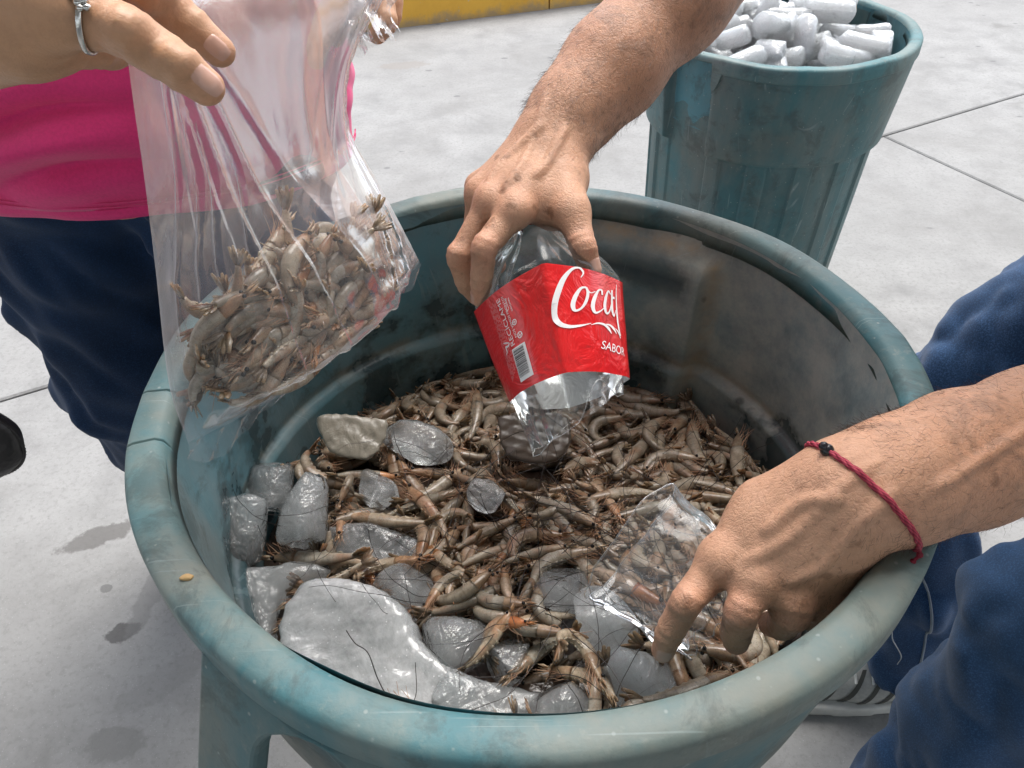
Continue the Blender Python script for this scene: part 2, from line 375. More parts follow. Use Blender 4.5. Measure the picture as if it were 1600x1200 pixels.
    pr = np.array([(ri-.001, H-.022), (ri+.0005, H-.010), (ri+.003, H-.003), (ri+.008, H+.0005), (RT_-.006, H), (RT_-.002, H-.0015), (RT_, H-.005), (RT_+.0005, H-.026), (RT_-.002, H-.029), (RT_-.006, H-.028), (RT_-.007, H-.008), (ri+.006, H-.008)])
    pc = pr.mean(0)
    P = np.empty((nt_, len(pr), 3))
    for i, a in enumerate(th):
        q = pr.copy(); wob = .0016*math.sin(3*a+1)+.001*math.sin(7*a+2); dz = .0012*math.sin(5*a)+.0008*math.sin(11*a+1)
        d = min([abs((a-k+math.pi) % (2*math.pi)-math.pi) for k in cracks] or [9])
        if d < .003 and (a < -2 or a > 2.9 or -.9 < a < 0): q[2:9] = (pc+(q-pc)*.70)[2:9]
        elif d < .05: q = q+[0, .0008*(1-d/.05)]
        for a0, a1 in recess:
            if a0+.01 < a < a1-.01: q[7:10, 1] += .017
        q = q+np.array([wob, dz])
        P[i] = np.stack([cx+q[:, 0]*math.cos(a), cy+q[:, 0]*math.sin(a), q[:, 1]], 1)
    b = MB(); b.add(P.reshape(-1, 3), grid_faces(nt_, len(pr), cu=True, cv=True)); b.build('rim', mr, root)
    for ha, spec in handles:
        er = np.array([math.cos(ha), math.sin(ha), 0]); et = np.array([-er[1], er[0], 0])
        # bracket: an outer plate with an arched grip hole, joined to the body by its two legs
        out = []; b = MB()
        t0, t1, zt, zb, h0, h1, hz = spec
        outer = [(t0, zt), (t1, zt), (t1, zb), (h1, zb)]; arc = [(h0+(h1-h0)*(.5+.5*math.cos(x)), hz-.035+.035*math.sin(x)) for x in np.linspace(0, math.pi, 13)]
        poly = [(t0, zb), (t0, zt), (t1, zt), (t1, zb), (h1, zb)]+arc+[(h0, zb)]
        n = len(poly)
        def pos(p, rad): rr = rad+(zt-p[1])*.35; return c0+er*math.sqrt(max(rr*rr-p[0]**2, .01))+et*p[0]+np.array([0, 0, p[1]])
        ro, rin = RT_+.001, RT_-.012
        Vp = [pos(p, ro) for p in poly]+[pos(p, rin) for p in poly]
        Fp = [(i, (i+1) % n, n+(i+1) % n, n+i) for i in range(n)]
        me_b = bmesh.new(); vs = [me_b.verts.new(v) for v in Vp]
        me_b.faces.new(vs[:n]); me_b.faces.new(vs[n:][::-1])
        for f in Fp: me_b.faces.new([vs[i] for i in f])
        bmesh.ops.recalc_face_normals(me_b, faces=me_b.faces)
        bmesh.ops.triangulate(me_b, faces=[f for f in me_b.faces if len(f.verts) > 4])
        es = [e for e in me_b.edges if len(e.link_faces) == 2 and e.calc_face_angle() > .6]
        bmesh.ops.bevel(me_b, geom=es, offset=.003, segments=2, affect='EDGES', profile=.5)
        me = bpy.data.meshes.new('handle'); bmesh.ops.translate(me_b, verts=me_b.verts, vec=Vector((-cx, -cy, 0))); me_b.to_mesh(me); me_b.free()
        me.materials.append(mo); ho = link(bpy.data.objects.new('handle', me)); ho.parent = root
    return root
BX, BY, BH, BR = .0165, .4634, .80, .305
TEAL = (.050, .132, .148)
def ang(u, v, z, cx=BX, cy=BY):
    k = FW+(u-800)/F*RT-(v-600)/F*UP; p = CAM+k*((z-CAM[2])/k[2]); return math.atan2(p[1]-cy, p[0]-cx)
cr = [ang(213, 612, .8), ang(190, 697, .8), ang(1372, 992, .8), ang(645, 304, .8), ang(1398, 528, .8)]
barrel = make_barrel('barrel', BX, BY, BH, BR, 'large open teal plastic barrel filled with shrimp and ice, in the middle of the yard', TEAL, (.20, .205, .175), (.10, .235, .275), (.22, .27, .275), [], cr, (R_(45.5), R_(80), .52, .766),
    [(R_(-131), (-.002, .17, .778, .60, .050, .125, .768)), (R_(45), (-.002, .17, .778, .60, .050, .125, .768))])
barrel2 = make_barrel('barrel', .576, 1.702, .68, .28, 'smaller teal barrel heaped with clear tube ice, standing behind the shrimp barrel', (.040, .130, .142), (.135, .175, .165), (.055, .19, .225), (.09, .22, .25), [(R_(-157), R_(-131)), (R_(23), R_(49))], [R_(-95), R_(-60), R_(30)], None, [])
# torn strips of lip hanging at both sides of the handle slot of the ice barrel
for a, ln in ((R_(-158.5), .052), (R_(-129), .040)):
    er = np.array([math.cos(a), math.sin(a), 0]); et = np.array([-er[1], er[0], 0]); c = np.array([.576, 1.702, 0]); V = []
    prf = [(-.010, .0), (-.009, -.6), (-.004, -1), (.001, -.75), (.006, -.45), (.010, 0)]
    for rr in (.2795, .2755):
        V += [c+er*rr+et*p[0]+np.array([0, 0, .655+p[1]*ln]) for p in prf]
    mesh('torn_lip', V, [(0, 1, 2, 3, 4, 5), (11, 10, 9, 8, 7, 6)]+[(i, i+6, (i+1) % 6+6, (i+1) % 6) for i in range(6)], bpy.data.materials['barrel_rim.001'] if 'barrel_rim.001' in bpy.data.materials else bpy.data.materials['barrel_rim'], barrel2, smooth=False)

# ================================================================== ice
def m_ice(name, cloud, tint=(.95, .97, .975), rough=.03, cl_scale=14, lo=.38, hi=.66, body=(.7, .72, .72), bump=.5, stretch=(1, 1, 1), edge=False, gloss=.04, dens=0.):
    """Ice: clear glassy body with milky clouds and trapped bubbles, wet on the outside."""
    t = NT(name); o = t.vm(t.obj(), stretch); n = t.noise(cl_scale, 8, .75, o, .6); f = t.noise(cl_scale*5, 6, .8, o)
    n = t.math('ADD', n, t.math('MULTIPLY', t.math('SUBTRACT', f, .5), .20))
    fac = t.math('ADD', t.math('MULTIPLY', t.ramp(n, (lo, 0.), (hi, 1.)), cloud[1]-cloud[0]), cloud[0])
    bub = t.math('MULTIPLY', t.ramp(t.vor(240), (.10, .7 if body[0] > .6 else 0.), (.17, 0.)), t.ramp(t.noise(26, 3), (.50, 0.), (.62, 1.))); fac = t.n('Clamp', None, Value=t.math('ADD', fac, bub)).outputs[0]
    if edge: fac = t.math('MULTIPLY', fac, t.ramp(t.math('ADD', t.attr('edge'), t.math('MULTIPLY', t.math('SUBTRACT', n, .5), .5)), (.0, .5), (.12, 1.)))
    b = t.bump(t.noise(34, 3, .6, dist=1.2), bump*1.3, .009); b = t.bump(t.noise(120, 3, .65, dist=.6), bump*1.0, .0030, b)
    gl = t.n('BsdfGlass', None, Color=tint, Roughness=rough, IOR=1.31, Normal=b); tr = t.n('BsdfTransparent', None, Color=tint)
    g2 = t.n('MixShader', None, Fac=.62, i1=gl.outputs[0], i2=tr.outputs[0])
    if dens: t.t.links.new(t.n('VolumeScatter', None, Color=(.97, .985, .99), Density=dens, Anisotropy=.1).outputs[0], t.out.inputs['Volume'])      # the milky body of the ice
    df = t.n('BsdfDiffuse', None, Color=body, Normal=b); tl = t.n('BsdfTranslucent', None, Color=body, Normal=b); dd = t.n('MixShader', None, Fac=.45, i1=df.outputs[0], i2=tl.outputs[0])
    m1 = t.n('MixShader', None, Fac=fac, i1=g2.outputs[0], i2=dd.outputs[0])
    gs = t.n('BsdfGlossy', None, Color=(1, 1, 1), Roughness=gloss, Normal=b); fr = t.n('Fresnel', None, IOR=1.33, Normal=b)
    return t.done(t.n('MixShader', None, Fac=t.n('Clamp', None, Value=t.math('MULTIPLY', fr.outputs[0], 2.0)).outputs[0], i1=m1.outputs[0], i2=gs.outputs[0]))
MI_CLEAR = m_ice('clear_ice', (.0, .36), cl_scale=16, body=(.90, .91, .90), dens=20)
MI_GREY = m_ice('grey_ice', (.03, .42), cl_scale=11, body=(.88, .90, .90), dens=60)
MI_WHITE = m_ice('white_ice', (.30, .92), cl_scale=9, body=(.93, .94, .945), bump=.14, edge=True, gloss=.10, dens=150)
MI_TUBEC = m_ice('frosted_ice', (.02, .38), cl_scale=14, body=(.90, .91, .91), stretch=(1, 1, .35), dens=32)
MI_TUBE = m_ice('tube_ice', (.0, .28), cl_scale=20, body=(.93, .96, .98), stretch=(1, 1, .4), gloss=.05, bump=.35, dens=85)
MI_MUD = m_ice('stained_ice', (.90, 1.), body=(.50, .455, .37), cl_scale=12, bump=.2, gloss=.3)
MI_DARK = m_ice('dark_ice', (.80, 1.), body=(.16, .125, .095), cl_scale=12, bump=.12, gloss=.35)

def plate_ice(name, pix, d0, tilt, thick, mat, label, group=None, seed=0, bulge=.004, rough_=.0014, zplane=None):
    """A broken slab with an uneven outline: outline points on a tilted plane, thickened, edges worn round."""
    pix = np.array(pix, float); c = pix.mean(0); C = at(c[0], c[1], d0); n = unit(tilt); P = []
    for u, v in pix:
        k = FW+(u-800)/F*RT-(v-600)/F*UP; P.append(CAM+k*(((C-CAM)@n)/(k@n)))
    P = spline(P+[P[0]], len(P)*5)[:-1]; m = len(P); P = P+.0015*np.stack([snoise(P, 60, seed+i) for i in range(3)], 1)
    e1 = unit(np.cross(n, [0, 1, .1])); e2 = np.cross(n, e1); Q2 = np.stack([(P-C)@e1, (P-C)@e2], 1).astype(np.float32)
    def f(X):
        X = X.astype(np.float32); N3 = (snoise(X, 24, seed+5)*rough_*.9+snoise(X, 75, seed+9)*rough_*.8+.0020*snoise(X, 9, seed+2)).astype(np.float32)
        x, y, z = X[:, 0], X[:, 1], X[:, 2]; d2 = np.full(len(X), 9., np.float32); ins = np.zeros(len(X), bool)
        for i in range(m):
            a, b_ = Q2[i], Q2[(i+1) % m]; ex, ey = b_-a; px_, py_ = x-a[0], y-a[1]; tt = np.clip((px_*ex+py_*ey)/(ex*ex+ey*ey+1e-12), 0, 1)
            d2 = np.minimum(d2, (px_-tt*ex)**2+(py_-tt*ey)**2)
            if a[1] != b_[1]: ins ^= ((a[1] > y) != (b_[1] > y)) & (x < (b_[0]-a[0])*(y-a[1])/(b_[1]-a[1])+a[0])
        d = np.where(ins, -np.sqrt(d2), np.sqrt(d2)); dz = np.abs(z+thick/2)-thick/2-bulge*np.clip(1-d*d*0, 0, 1)*0
        r_ = thick*.38; q0, q1 = np.maximum(d+r_, 0), np.maximum(dz+r_, 0)
        return np.minimum(np.maximum(d+r_, dz+r_), 0)+np.sqrt(q0*q0+q1*q1)-r_+N3
    lo = np.array([*Q2.min(0)-.01, -thick-.01]); hi = np.array([*Q2.max(0)+.01, .01])
    V, Fc = surface_nets(f, lo, hi, .0028 if thick > .012 else .002)
    W2_ = V[:, :2].astype(np.float32); dd_ = np.full(len(V), 9.)
    for i in range(m):
        a, b_ = Q2[i], Q2[(i+1) % m]; ab = b_-a; pa = W2_-a; tt = np.clip(pa@ab/(ab@ab+1e-12), 0, 1); dd_ = np.minimum(dd_, np.sqrt(((pa-tt[:, None]*ab)**2).sum(1)))
    V = C+V[:, :1]*e1+V[:, 1:2]*e2+V[:, 2:]*n
    o = mesh(name, V-C, Fc, mat, attrs={'edge': np.clip(dd_/.045, 0, 1)}); o.location = Vector(C); tag(o, label, 'ice', group)
    return o, V
def tube_ice_data(name, L, Ro, Ri, mat, seed, n=18):
    """Ice cylinder with a melted hole down its middle and rounded worn ends."""
    pr = [(Ri*1.0, -L/2+.004), (Ri*1.5, -L/2), (Ro*.8, -L/2+.001), (Ro*.95, -L/2+.004), (Ro, -L/2+.010), (Ro, 0), (Ro, L/2-.012), (Ro*.94, L/2-.005), (Ro*.78, L/2-.001), (Ri*1.5, L/2), (Ri, L/2-.004), (Ri*.8, 0)]
    a = np.linspace(0, 2*np.pi, n, endpoint=False); V = []
    for x in a: V += [(r*math.cos(x), r*math.sin(x), z) for r, z in pr]
    V = np.array(V); V = V+np.stack([.0018*snoise(V, 15, seed), .0018*snoise(V, 15, seed+1), .0026*snoise(V, 26, seed+2)], 1); cut_ = np.random.default_rng(seed+90); nn_ = unit(cut_.normal(size=3)*[1, 1, .45]); ee_ = np.maximum(V@nn_-Ro*.72, 0); V = V-ee_[:, None]*nn_*.85; nn_ = unit([cut_.normal()*.5, cut_.normal()*.5, 1]); ee_ = np.maximum(V@nn_-L*.42, 0); V = V-ee_[:, None]*nn_*.9
    V[:, 2] *= 1+.10*snoise(V[:, [0, 0, 0]], 25, seed+7)
    me = bpy.data.meshes.new(name); me.from_pydata([tuple(v) for v in V], [], grid_faces(n, len(pr), True, True)); me.materials.append(mat)
    me.polygons.foreach_set('use_smooth', [True]*len(me.polygons)); me.update(); return me, V
def chunk_data(name, r, mat, seed, sq=(1, .8, .7)):
    bm = bmesh.new(); bmesh.ops.create_icosphere(bm, subdivisions=4, radius=1)
    g = np.random.default_rng(seed); pl = [(unit(g.normal(size=3)), g.uniform(.55, .85)) for _ in range(9)]
    V = np.array([v.co for v in bm.verts])
    for n, h in pl:
        e = V@n-h; V = V-np.maximum(e, 0)[:, None]*n*.97
    V = V*np.array(sq)*r; V = V+.03*r*np.stack([snoise(V/r, .7, seed+i) for i in range(3)], 1)+.012*r*np.stack([snoise(V/r, 2.2, seed+i+4) for i in range(3)], 1)
    for v, c in zip(bm.verts, V): v.co = c
    me = bpy.data.meshes.new(name); bm.to_mesh(me); bm.free(); me.materials.append(mat); me.polygons.foreach_set('use_smooth', [True]*len(me.polygons)); return me, V
def rot_to(zdir, spin=0):
    z = unit(zdir); x = np.cross([0, 1, 0.01], z); x = unit(x); y = np.cross(z, x); c, s = math.cos(spin), math.sin(spin)
    return np.stack([c*x+s*y, -s*x+c*y, z], 1)
def place(o, loc, Rm): 
    m = Matrix.Identity(4)
    for i in range(3):
        for j in range(3): m[i][j] = Rm[i, j]
        m[i][3] = loc[i]
    o.matrix_world = m; return o

# height field of the catch inside the barrel, filled by dropping pieces on it one after another
HS = .004; HN = 140; HX0, HY0 = BX-HS*HN/2, BY-HS*HN/2
gx, gy = np.meshgrid(HX0+HS*np.arange(HN), HY0+HS*np.arange(HN), indexing='ij')
def target(x, y):
    return .598+.058*sstep(.68, .26, y)-.025*sstep(.0, -.16, x)*sstep(.50, .3, y)-.02*np.exp(-((x-.05)**2+(y-.56)**2)/.006)
HM = target(gx, gy)-.040
NOGO = np.zeros_like(HM, bool)
def hcell(P): return np.clip(((P[..., 0]-HX0)/HS+.5).astype(int), 0, HN-1), np.clip(((P[..., 1]-HY0)/HS+.5).astype(int), 0, HN-1)
def raster(V, block=False, shrink=1.):
    c = V.mean(0); Q = c+(V-c)*shrink
    rep = np.concatenate([Q*(1-t)+np.array([c[0], c[1], 0])*t+np.stack([0*Q[:, 0], 0*Q[:, 0], Q[:, 2]*0], 1)+np.stack([0*Q[:, 0]]*2+[Q[:, 2]*t], 1) for t in np.linspace(0, 1, 12)])
    i, j = hcell(rep); np.maximum.at(HM, (i, j), rep[:, 2])
    if block: NOGO[i, j] = True

IG = 'pieces of ice among the shrimp'
def slab(*a, block=True, shrink=.86, **k):
    o, V = plate_ice(*a, **k); raster(V, block, shrink); return o
slab('ice_slab', [(440, 940), (470, 908), (512, 897), (556, 905), (592, 918), (632, 955), (656, 1000), (700, 1035), (740, 1062), (742, 1120), (690, 1150), (600, 1140), (520, 1100), (450, 1045), (431, 985)], .600, (-.06, -.30, .95), .024, MI_WHITE, 'big white cloudy ice slab, the largest and palest, at the near left of the barrel', IG, seed=3)
slab('ice_slab', [(700, 1040), (760, 1058), (800, 1066), (845, 1078), (838, 1105), (800, 1145), (740, 1160), (690, 1130), (676, 1080)], .575, (.05, -.25, .95), .020, MI_GREY, 'clear wet ice slab with a white edge, between the biggest white slab and the near rim', IG, seed=8)
slab('ice_slab', [(345, 905), (372, 884), (420, 878), (478, 874), (512, 890), (470, 905), (432, 950), (436, 1010), (480, 1062), (400, 1020), (350, 960), (338, 930)], .655, (.05, -.25, .95), .022, MI_GREY, 'smoky grey ice slab against the left wall under the upright tube ice', IG, seed=13, shrink=.8)
slab('ice_slab', [(495, 652), (530, 648), (600, 655), (606, 680), (585, 712), (540, 716), (508, 696)], .752, (.05, -.45, .9), .008, MI_MUD, 'flat beige stained ice plate lying at the back left of the shrimp', IG, seed=17, bulge=.001)
slab('ice_slab', [(775, 650), (830, 640), (885, 650), (890, 695), (860, 722), (800, 716), (780, 690)], .775, (0, -.35, .95), .008, MI_DARK, 'dark brown flat ice plate under the cut bottle', IG, seed=19, bulge=.001)
slab('ice_slab', [(505, 820), (560, 812), (620, 826), (662, 850), (655, 885), (610, 895), (545, 880), (515, 860)], .690, (0, -.35, .95), .018, MI_CLEAR, 'clear ice slab with a shrimp draped over it, right of the two upright tube ices', IG, seed=23, shrink=.75)
def tube_at(u0, v0, u1, v1, d0, d1, R_o, mat, label, seed, spin=.3):
    a, b = at(u0, v0, d0), at(u1, v1, d1); L = np.linalg.norm(b-a); me, V = tube_ice_data('tube_ice', L, R_o, R_o*.25, mat, seed, 24)
    o = tag(link(bpy.data.objects.new('tube_ice', me)), label, 'ice', IG); Rm = rot_to(a-b, spin); place(o, (a+b)/2, Rm); raster((a+b)/2+V@Rm.T, True, .9); return o
tube_at(382, 772, 366, 884, .700, .690, .0235, MI_TUBEC, 'upright rounded tube ice, leftmost, leaning on the barrel wall', 31)
tube_at(474, 746, 472, 850, .715, .690, .0225, MI_TUBEC, 'upright frosted tube ice, right one of the pair above the grey slab', 33)
tube_at(428, 720, 418, 800, .745, .73, .0215, MI_CLEAR, 'dark clear tube ice standing behind the frosted pair at the left wall', 35)
for i, (u, v, d, r, sq, lab) in enumerate((
    (640, 915, .655, .034, (1, .75, .6), 'small clear ice chunk above the top edge of the biggest white slab'),
    (706, 1005, .615, .033, (1, 1, .8), 'clear ice chunk with bubbles right beside the biggest white slab'),
    (798, 1025, .600, .024, (.9, 1, .8), 'rounded clear ice chunk in front of the curled shrimp'),
    (875, 915, .640, .028, (1, .85, .7), 'cloudy clear ice chunk in the middle of the shrimp'),
    (945, 968, .605, .034, (1, .8, .6), 'flat clear ice chunk left of the cupped hand'),
    (1000, 1055, .575, .030, (1, 1, .6), 'clear ice chunk below the index fingertip of the cupped hand'),
    (868, 1108, .560, .028, (.9, 1, .9), 'clear ice chunk at the near rim, right of the white edged slab'),
    (652, 682, .775, .031, (1.25, .75, .5), 'clear ice block behind the beige plate'),
    (762, 765, .720, .020, (1, 1, .6), 'small glassy ice chip in the middle of the shrimp'),
    (590, 760, .735, .022, (1.2, .8, .6), 'clear ice chip half buried left of the middle'))):
    me, V = chunk_data('ice_chunk', r, MI_CLEAR if i not in (4, 5) else MI_GREY, 50+i, sq); r *= .90; C = at(u, v, d)-np.array([0, 0, r*.30])
    o = tag(link(bpy.data.objects.new('ice_chunk', me)), lab, 'ice', IG); Rm = rot_to((.1, -.2, 1), i*1.3); place(o, C, Rm); raster(C+V@Rm.T, True, .78)

# tube ice heaped in the smaller barrel
IB = np.array([.576, 1.702]); kinds = [tube_ice_data('tube_ice', L, r, r*.16, MI_TUBE, 70+i) for i, (L, r) in enumerate(((.082, .0215), (.070, .0205), (.098, .0225), (.060, .022), (.078, .0195)))]
H2 = np.full((HN, HN), .578); h0 = IB-HS*HN/2
gx2, gy2 = np.meshgrid(h0[0]+HS*np.arange(HN), h0[1]+HS*np.arange(HN), indexing='ij')
def t2(x, y): return .636+.026*np.exp(-(((x-IB[0]+.04)/.17)**2+((y-IB[1]-.02)/.17)**2))-.012*sstep(.12, .24, x-IB[0])
g2 = np.random.default_rng(5); made = []
def drop(Hm, x00, y00, S, Rm, x, y):
    Q = S@Rm.T; ii = np.clip(((x+Q[:, 0]-x00)/HS).astype(int), 0, HN-1); jj = np.clip(((y+Q[:, 1]-y00)/HS).astype(int), 0, HN-1)
    return float(np.percentile(Hm[ii, jj]-Q[:, 2], 90)), ii, jj, Q
n_ice = 0
for k in range(1400):
    if n_ice >= 170: break
    best = None
    for _ in range(10):
        a, r = g2.uniform(0, 6.283), .215*math.sqrt(g2.uniform()); x, y = IB[0]+r*math.cos(a), IB[1]+r*math.sin(a); i, j = int((x-h0[0])/HS), int((y-h0[1])/HS)
        sc_ = H2[i, j]-t2(x, y)
        if best is None or sc_ < best[0]: best = (sc_, x, y)
    if best[0] > .016: break
    _, x, y = best; me, V = kinds[g2.integers(5)]
    ax = unit([g2.normal(), g2.normal(), g2.normal()*.38]); Rm = rot_to(ax, g2.uniform(0, 6)); z, ii, jj, Q = drop(H2, h0[0], h0[1], V, Rm, x, y); z -= .010
    for di in range(-3, 4):
        for dj in range(-3, 4): np.maximum.at(H2, (np.clip(ii+di, 0, HN-1), np.clip(jj+dj, 0, HN-1)), z+Q[:, 2]*.9-.001*(abs(di)+abs(dj)))
    o = link(bpy.data.objects.new('tube_ice', me)); place(o, (x, y, z), Rm); made.append((z, o)); n_ice += 1
    tag(o, ('%s tube ice %s in the smaller barrel, %s' % (('stubby', 'short', 'long', 'very short', 'slim')[[m_[0] is me for m_ in kinds].index(True)], 'standing on end' if abs(ax[2]) > .6 else 'lying flat' if abs(ax[2]) < .25 else 'tilted', ('far rim', 'left under the arm', 'right wall', 'near rim', 'top of the heap')[4 if math.hypot(x-IB[0], y-IB[1]) < .09 else 0 if y-IB[1] > abs(x-IB[0]) else 3 if IB[1]-y > abs(x-IB[0]) else 1 if x < IB[0] else 2])), 'ice', 'tube ice heaped in the smaller barrel')
bed = [(IB[0]+.215*math.cos(a), IB[1]+.215*math.sin(a), .56) for a in np.linspace(0, 6.283, 40, endpoint=False)]+[(IB[0], IB[1], .58)]
tag(mesh('crushed_ice', bed, [(i, (i+1) % 40, 40) for i in range(40)], MI_TUBE), 'crushed ice under the tube ice in the smaller barrel', 'ice', kind='stuff')

# ================================================================== shrimp
def m_shrimp(name, base, dark, rough=.28, clear=.34):
    t = NT(name); s = t.attr('s'); v = t.attr('v'); oc = t.n('ObjectInfo').outputs['Color']; rnd = t.n('ObjectInfo').outputs['Random']
    off = t.n('CombineXYZ', None, X=t.math('MULTIPLY', rnd, 7.)); vec = t.n('VectorMath', {'operation': 'ADD'}, i0=t.obj(), i1=off.outputs[0]).outputs[0]
    n = t.noise(95, 6, .7, vec); fine = t.noise(900, 3, .6, vec); blot = t.noise(45, 4, .6, vec)
    c = t.mix(t.ramp(n, (.38, 0.), (.64, .85)), base, dark)
    c = t.mix(t.ramp(blot, (.52, 0.), (.66, .62)), c, (.46, .24, .135))                # pink brown flush
    c = t.mix(t.ramp(v, (.70, 0.), (.98, .60)), c, tuple(x*.6 for x in dark))           # gut line along the back
    c = t.mix(t.ramp(v, (.05, .45), (.30, 0.)), c, (.56, .50, .40))                     # paler belly
    c = t.mix(t.ramp(fine, (.56, 0.), (.66, .50)), c, tuple(x*.3 for x in dark))        # speckles of pigment
    seg = t.attr('seg'); c = t.mix(t.ramp(seg, (.0, .0), (.80, .0), (.97, .28)), c, tuple(x*.5 for x in dark))
    c = t.mix(1., c, oc, 'MULTIPLY')
    b = t.bump(t.noise(260, 4, .7, vec), .3, .0008)
    sh = t.bsdf(Base_Color=c, Roughness=rough, Normal=b, IOR=1.42, **{'Subsurface_Weight': .45, 'Subsurface_Radius': (.006, .0045, .0032), 'Subsurface_Scale': 1.0, 'Coat_Weight': .45, 'Coat_Roughness': .10})
    tr = t.n('BsdfTransparent', None, Color=(.80, .74, .66)); fac = t.math('MULTIPLY', t.ramp(t.noise(60, 3, .5, vec), (.35, .2), (.65, 1.)), clear)
    return t.done(t.n('MixShader', None, Fac=fac, i1=sh.outputs[0], i2=tr.outputs[0]))
MS_AB = m_shrimp('shrimp_shell', (.58, .53, .45), (.31, .26, .20)); MS_HD = m_shrimp('shrimp_head_shell', (.53, .445, .345), (.28, .19, .13), .2)
MS_TL = m_shrimp('shrimp_tail', (.36, .29, .22), (.10, .07, .05), .2, .40); 
def m_leg():
    t = NT('shrimp_legs'); c = t.mix(t.ramp(t.noise(200), (.35, 0.), (.65, 1.)), (.50, .34, .22), (.42, .20, .11))
    return t.done(t.bsdf(Base_Color=c, Roughness=.35))
MS_LG = m_leg(); MS_EY = m_plain('shrimp_eye', (.008, .007, .007), .12, bump=0); MS_AN = m_plain('feeler', (.028, .020, .018), .35, bump=0)
def shrimp_kind(L, turn, seed, fat=1., lod=1.):
    """Body along a curve in its own xy plane (lying on its side): returns meshes of its parts and the points used when it is dropped."""
    g = np.random.default_rng(seed); N = 43; s = np.linspace(0, 1, N)
    th = np.where(s < .36, -.10*(s/.36), -.10+turn*((np.clip(s, .36, .94)-.36)/.58)**1.15); dx = np.cos(th); dy = -np.sin(th)
    C = np.stack([np.cumsum(dx), np.cumsum(dy), 0*s], 1)*L/N; C -= C.mean(0); Tn = np.stack([dx, dy, 0*s], 1); Nn = np.stack([-dy, dx, 0*s], 1)   # Nn = dorsal side
    rad = L*.100*fat*np.interp(s, [0, .05, .13, .25, .36, .45, .60, .75, .88, .93, 1], [.08, .26, .58, .90, 1.0, 1.0, .88, .68, .44, .36, .26])
    seg = np.where(s > .36, ((s-.36)/.57*6) % 1., 0); rad = rad*np.where((s > .36) & (s < .93), 1+.05*(seg-.45), 1)
    K = 12; a = np.arange(K)*2*np.pi/K
    def loft(i0, i1):
        idx = np.arange(i0, i1); ca, sa = np.cos(a), np.sin(a)
        wN = np.where(ca > 0, 1.0, 1.02)
        V = C[idx][:, None]+rad[idx][:, None, None]*(ca*wN)[None, :, None]*Nn[idx][:, None]+rad[idx][:, None, None]*.80*sa[None, :, None]*np.array([0, 0, 1.])
        f = grid_faces(len(idx), K, cv=True); f = [x[::-1] for x in f]+[tuple(range(K)), tuple(range((len(idx)-1)*K, len(idx)*K))[::-1]]
        S = np.repeat(s[idx], K); vv = np.tile(.5+.5*ca, len(idx)); sg = np.repeat(seg[idx], K)
        return V.reshape(-1, 3), f, dict(s=S, v=vv, seg=sg)
    iH, iT = int(.37*N), int(.95*N)
    bh = MB(); r_keep = rad.copy(); rad[iH] *= .90; V, f, A = loft(0, iH+1); bh.add(V, f, **A); rad[:] = r_keep
    ros = [C[3]+Nn[3]*rad[3]*.6, C[1]+Nn[1]*rad[2]*.7-Tn[1]*L*.05, C[0]-Tn[0]*L*.115+Nn[0]*L*.02]; V, f = tube(ros, [L*.012, L*.009, L*.002], 5); bh.add(V, f, s=0., v=.9, seg=0.)
    for sd in (-1, 1):           # blade-like scales and short feelers at the front
        p0 = C[2]+np.array([0, 0, sd*rad[2]*.6])-Nn[2]*rad[2]*.2
        V, f = tube([p0, p0-Tn[0]*L*.06+np.array([0, 0, sd*L*.012]), p0-Tn[0]*L*.13+np.array([0, 0, sd*L*.006])], [L*.010, L*.017, L*.002], 5); bh.add(V, f, s=0., v=.4, seg=0.)
    ba = MB(); V, f, A = loft(iH-2, iT); ba.add(V, f, **A)
    for q in range(5):           # swimming flaps folded back against the belly
        i = iH+3+int(q*(iT-iH-7)/5); p = C[i]-Nn[i]*rad[i]*.90
        for sd in (-1, 1):
            z = np.array([0, 0, sd*rad[i]*.30]); V, f = tube([p+z, p+z+Tn[i]*L*.02-Nn[i]*L*.010, p+z*.8+Tn[i]*L*(.045+.01*g.uniform())-Nn[i]*L*.008], [L*.010, L*.011, L*.002], 4); ba.add(V, f, s=.5, v=.15, seg=0.)
    bt = MB(); p = C[iT-1]; t_ = Tn[-1]
    for sp in (-.85, -.42, 0, .42, .85):
        d = unit(t_+np.array([0, 0, 1.])*math.sin(sp)*.85+Nn[-1]*g.uniform(-.12, .12)); w_ = unit(np.cross(d, Nn[-1])); ln = L*(.22 if sp else .17); q = p-t_*L*.02; wd = L*.030; nn = Nn[-1]*L*.006
        V = [q-w_*wd*.4, q+d*ln*.55-w_*wd, q+d*ln*.95-w_*wd*.5, q+d*ln, q+d*ln*.95+w_*wd*.5, q+d*ln*.55+w_*wd, q+w_*wd*.4]; V = [x+nn for x in V]+[x-nn*.4 for x in V]
        bt.add(V, [tuple(range(7)), tuple(range(13, 6, -1))]+[(i, i+7, (i+1) % 7+7, (i+1) % 7) for i in range(7)], s=1., v=.6, seg=0.)
    bl = MB()
    for q in range(11):           # walking legs and mouth feelers, folded into a loose bundle under the head
        i = 3+q; p = C[i]-Nn[i]*rad[i]*.82; sd = 1 if q % 2 else -1; z = np.array([0, 0, sd*rad[i]*g.uniform(.1, .5)])
        d1 = unit(-Tn[i]*1.0-Nn[i]*g.uniform(.15, .9)+np.array([0, 0, g.uniform(-.35, .35)])); d2 = unit(d1+g.normal(size=3)*.45-Tn[i]*.3)
        V, f = tube(spline([p+z, p+z+d1*L*.07, p+z+d1*L*.07+d2*L*g.uniform(.07, .19)], 6), np.linspace(L*.0055, L*.0014, 6), 4); bl.add(V, f)
    be = MB()
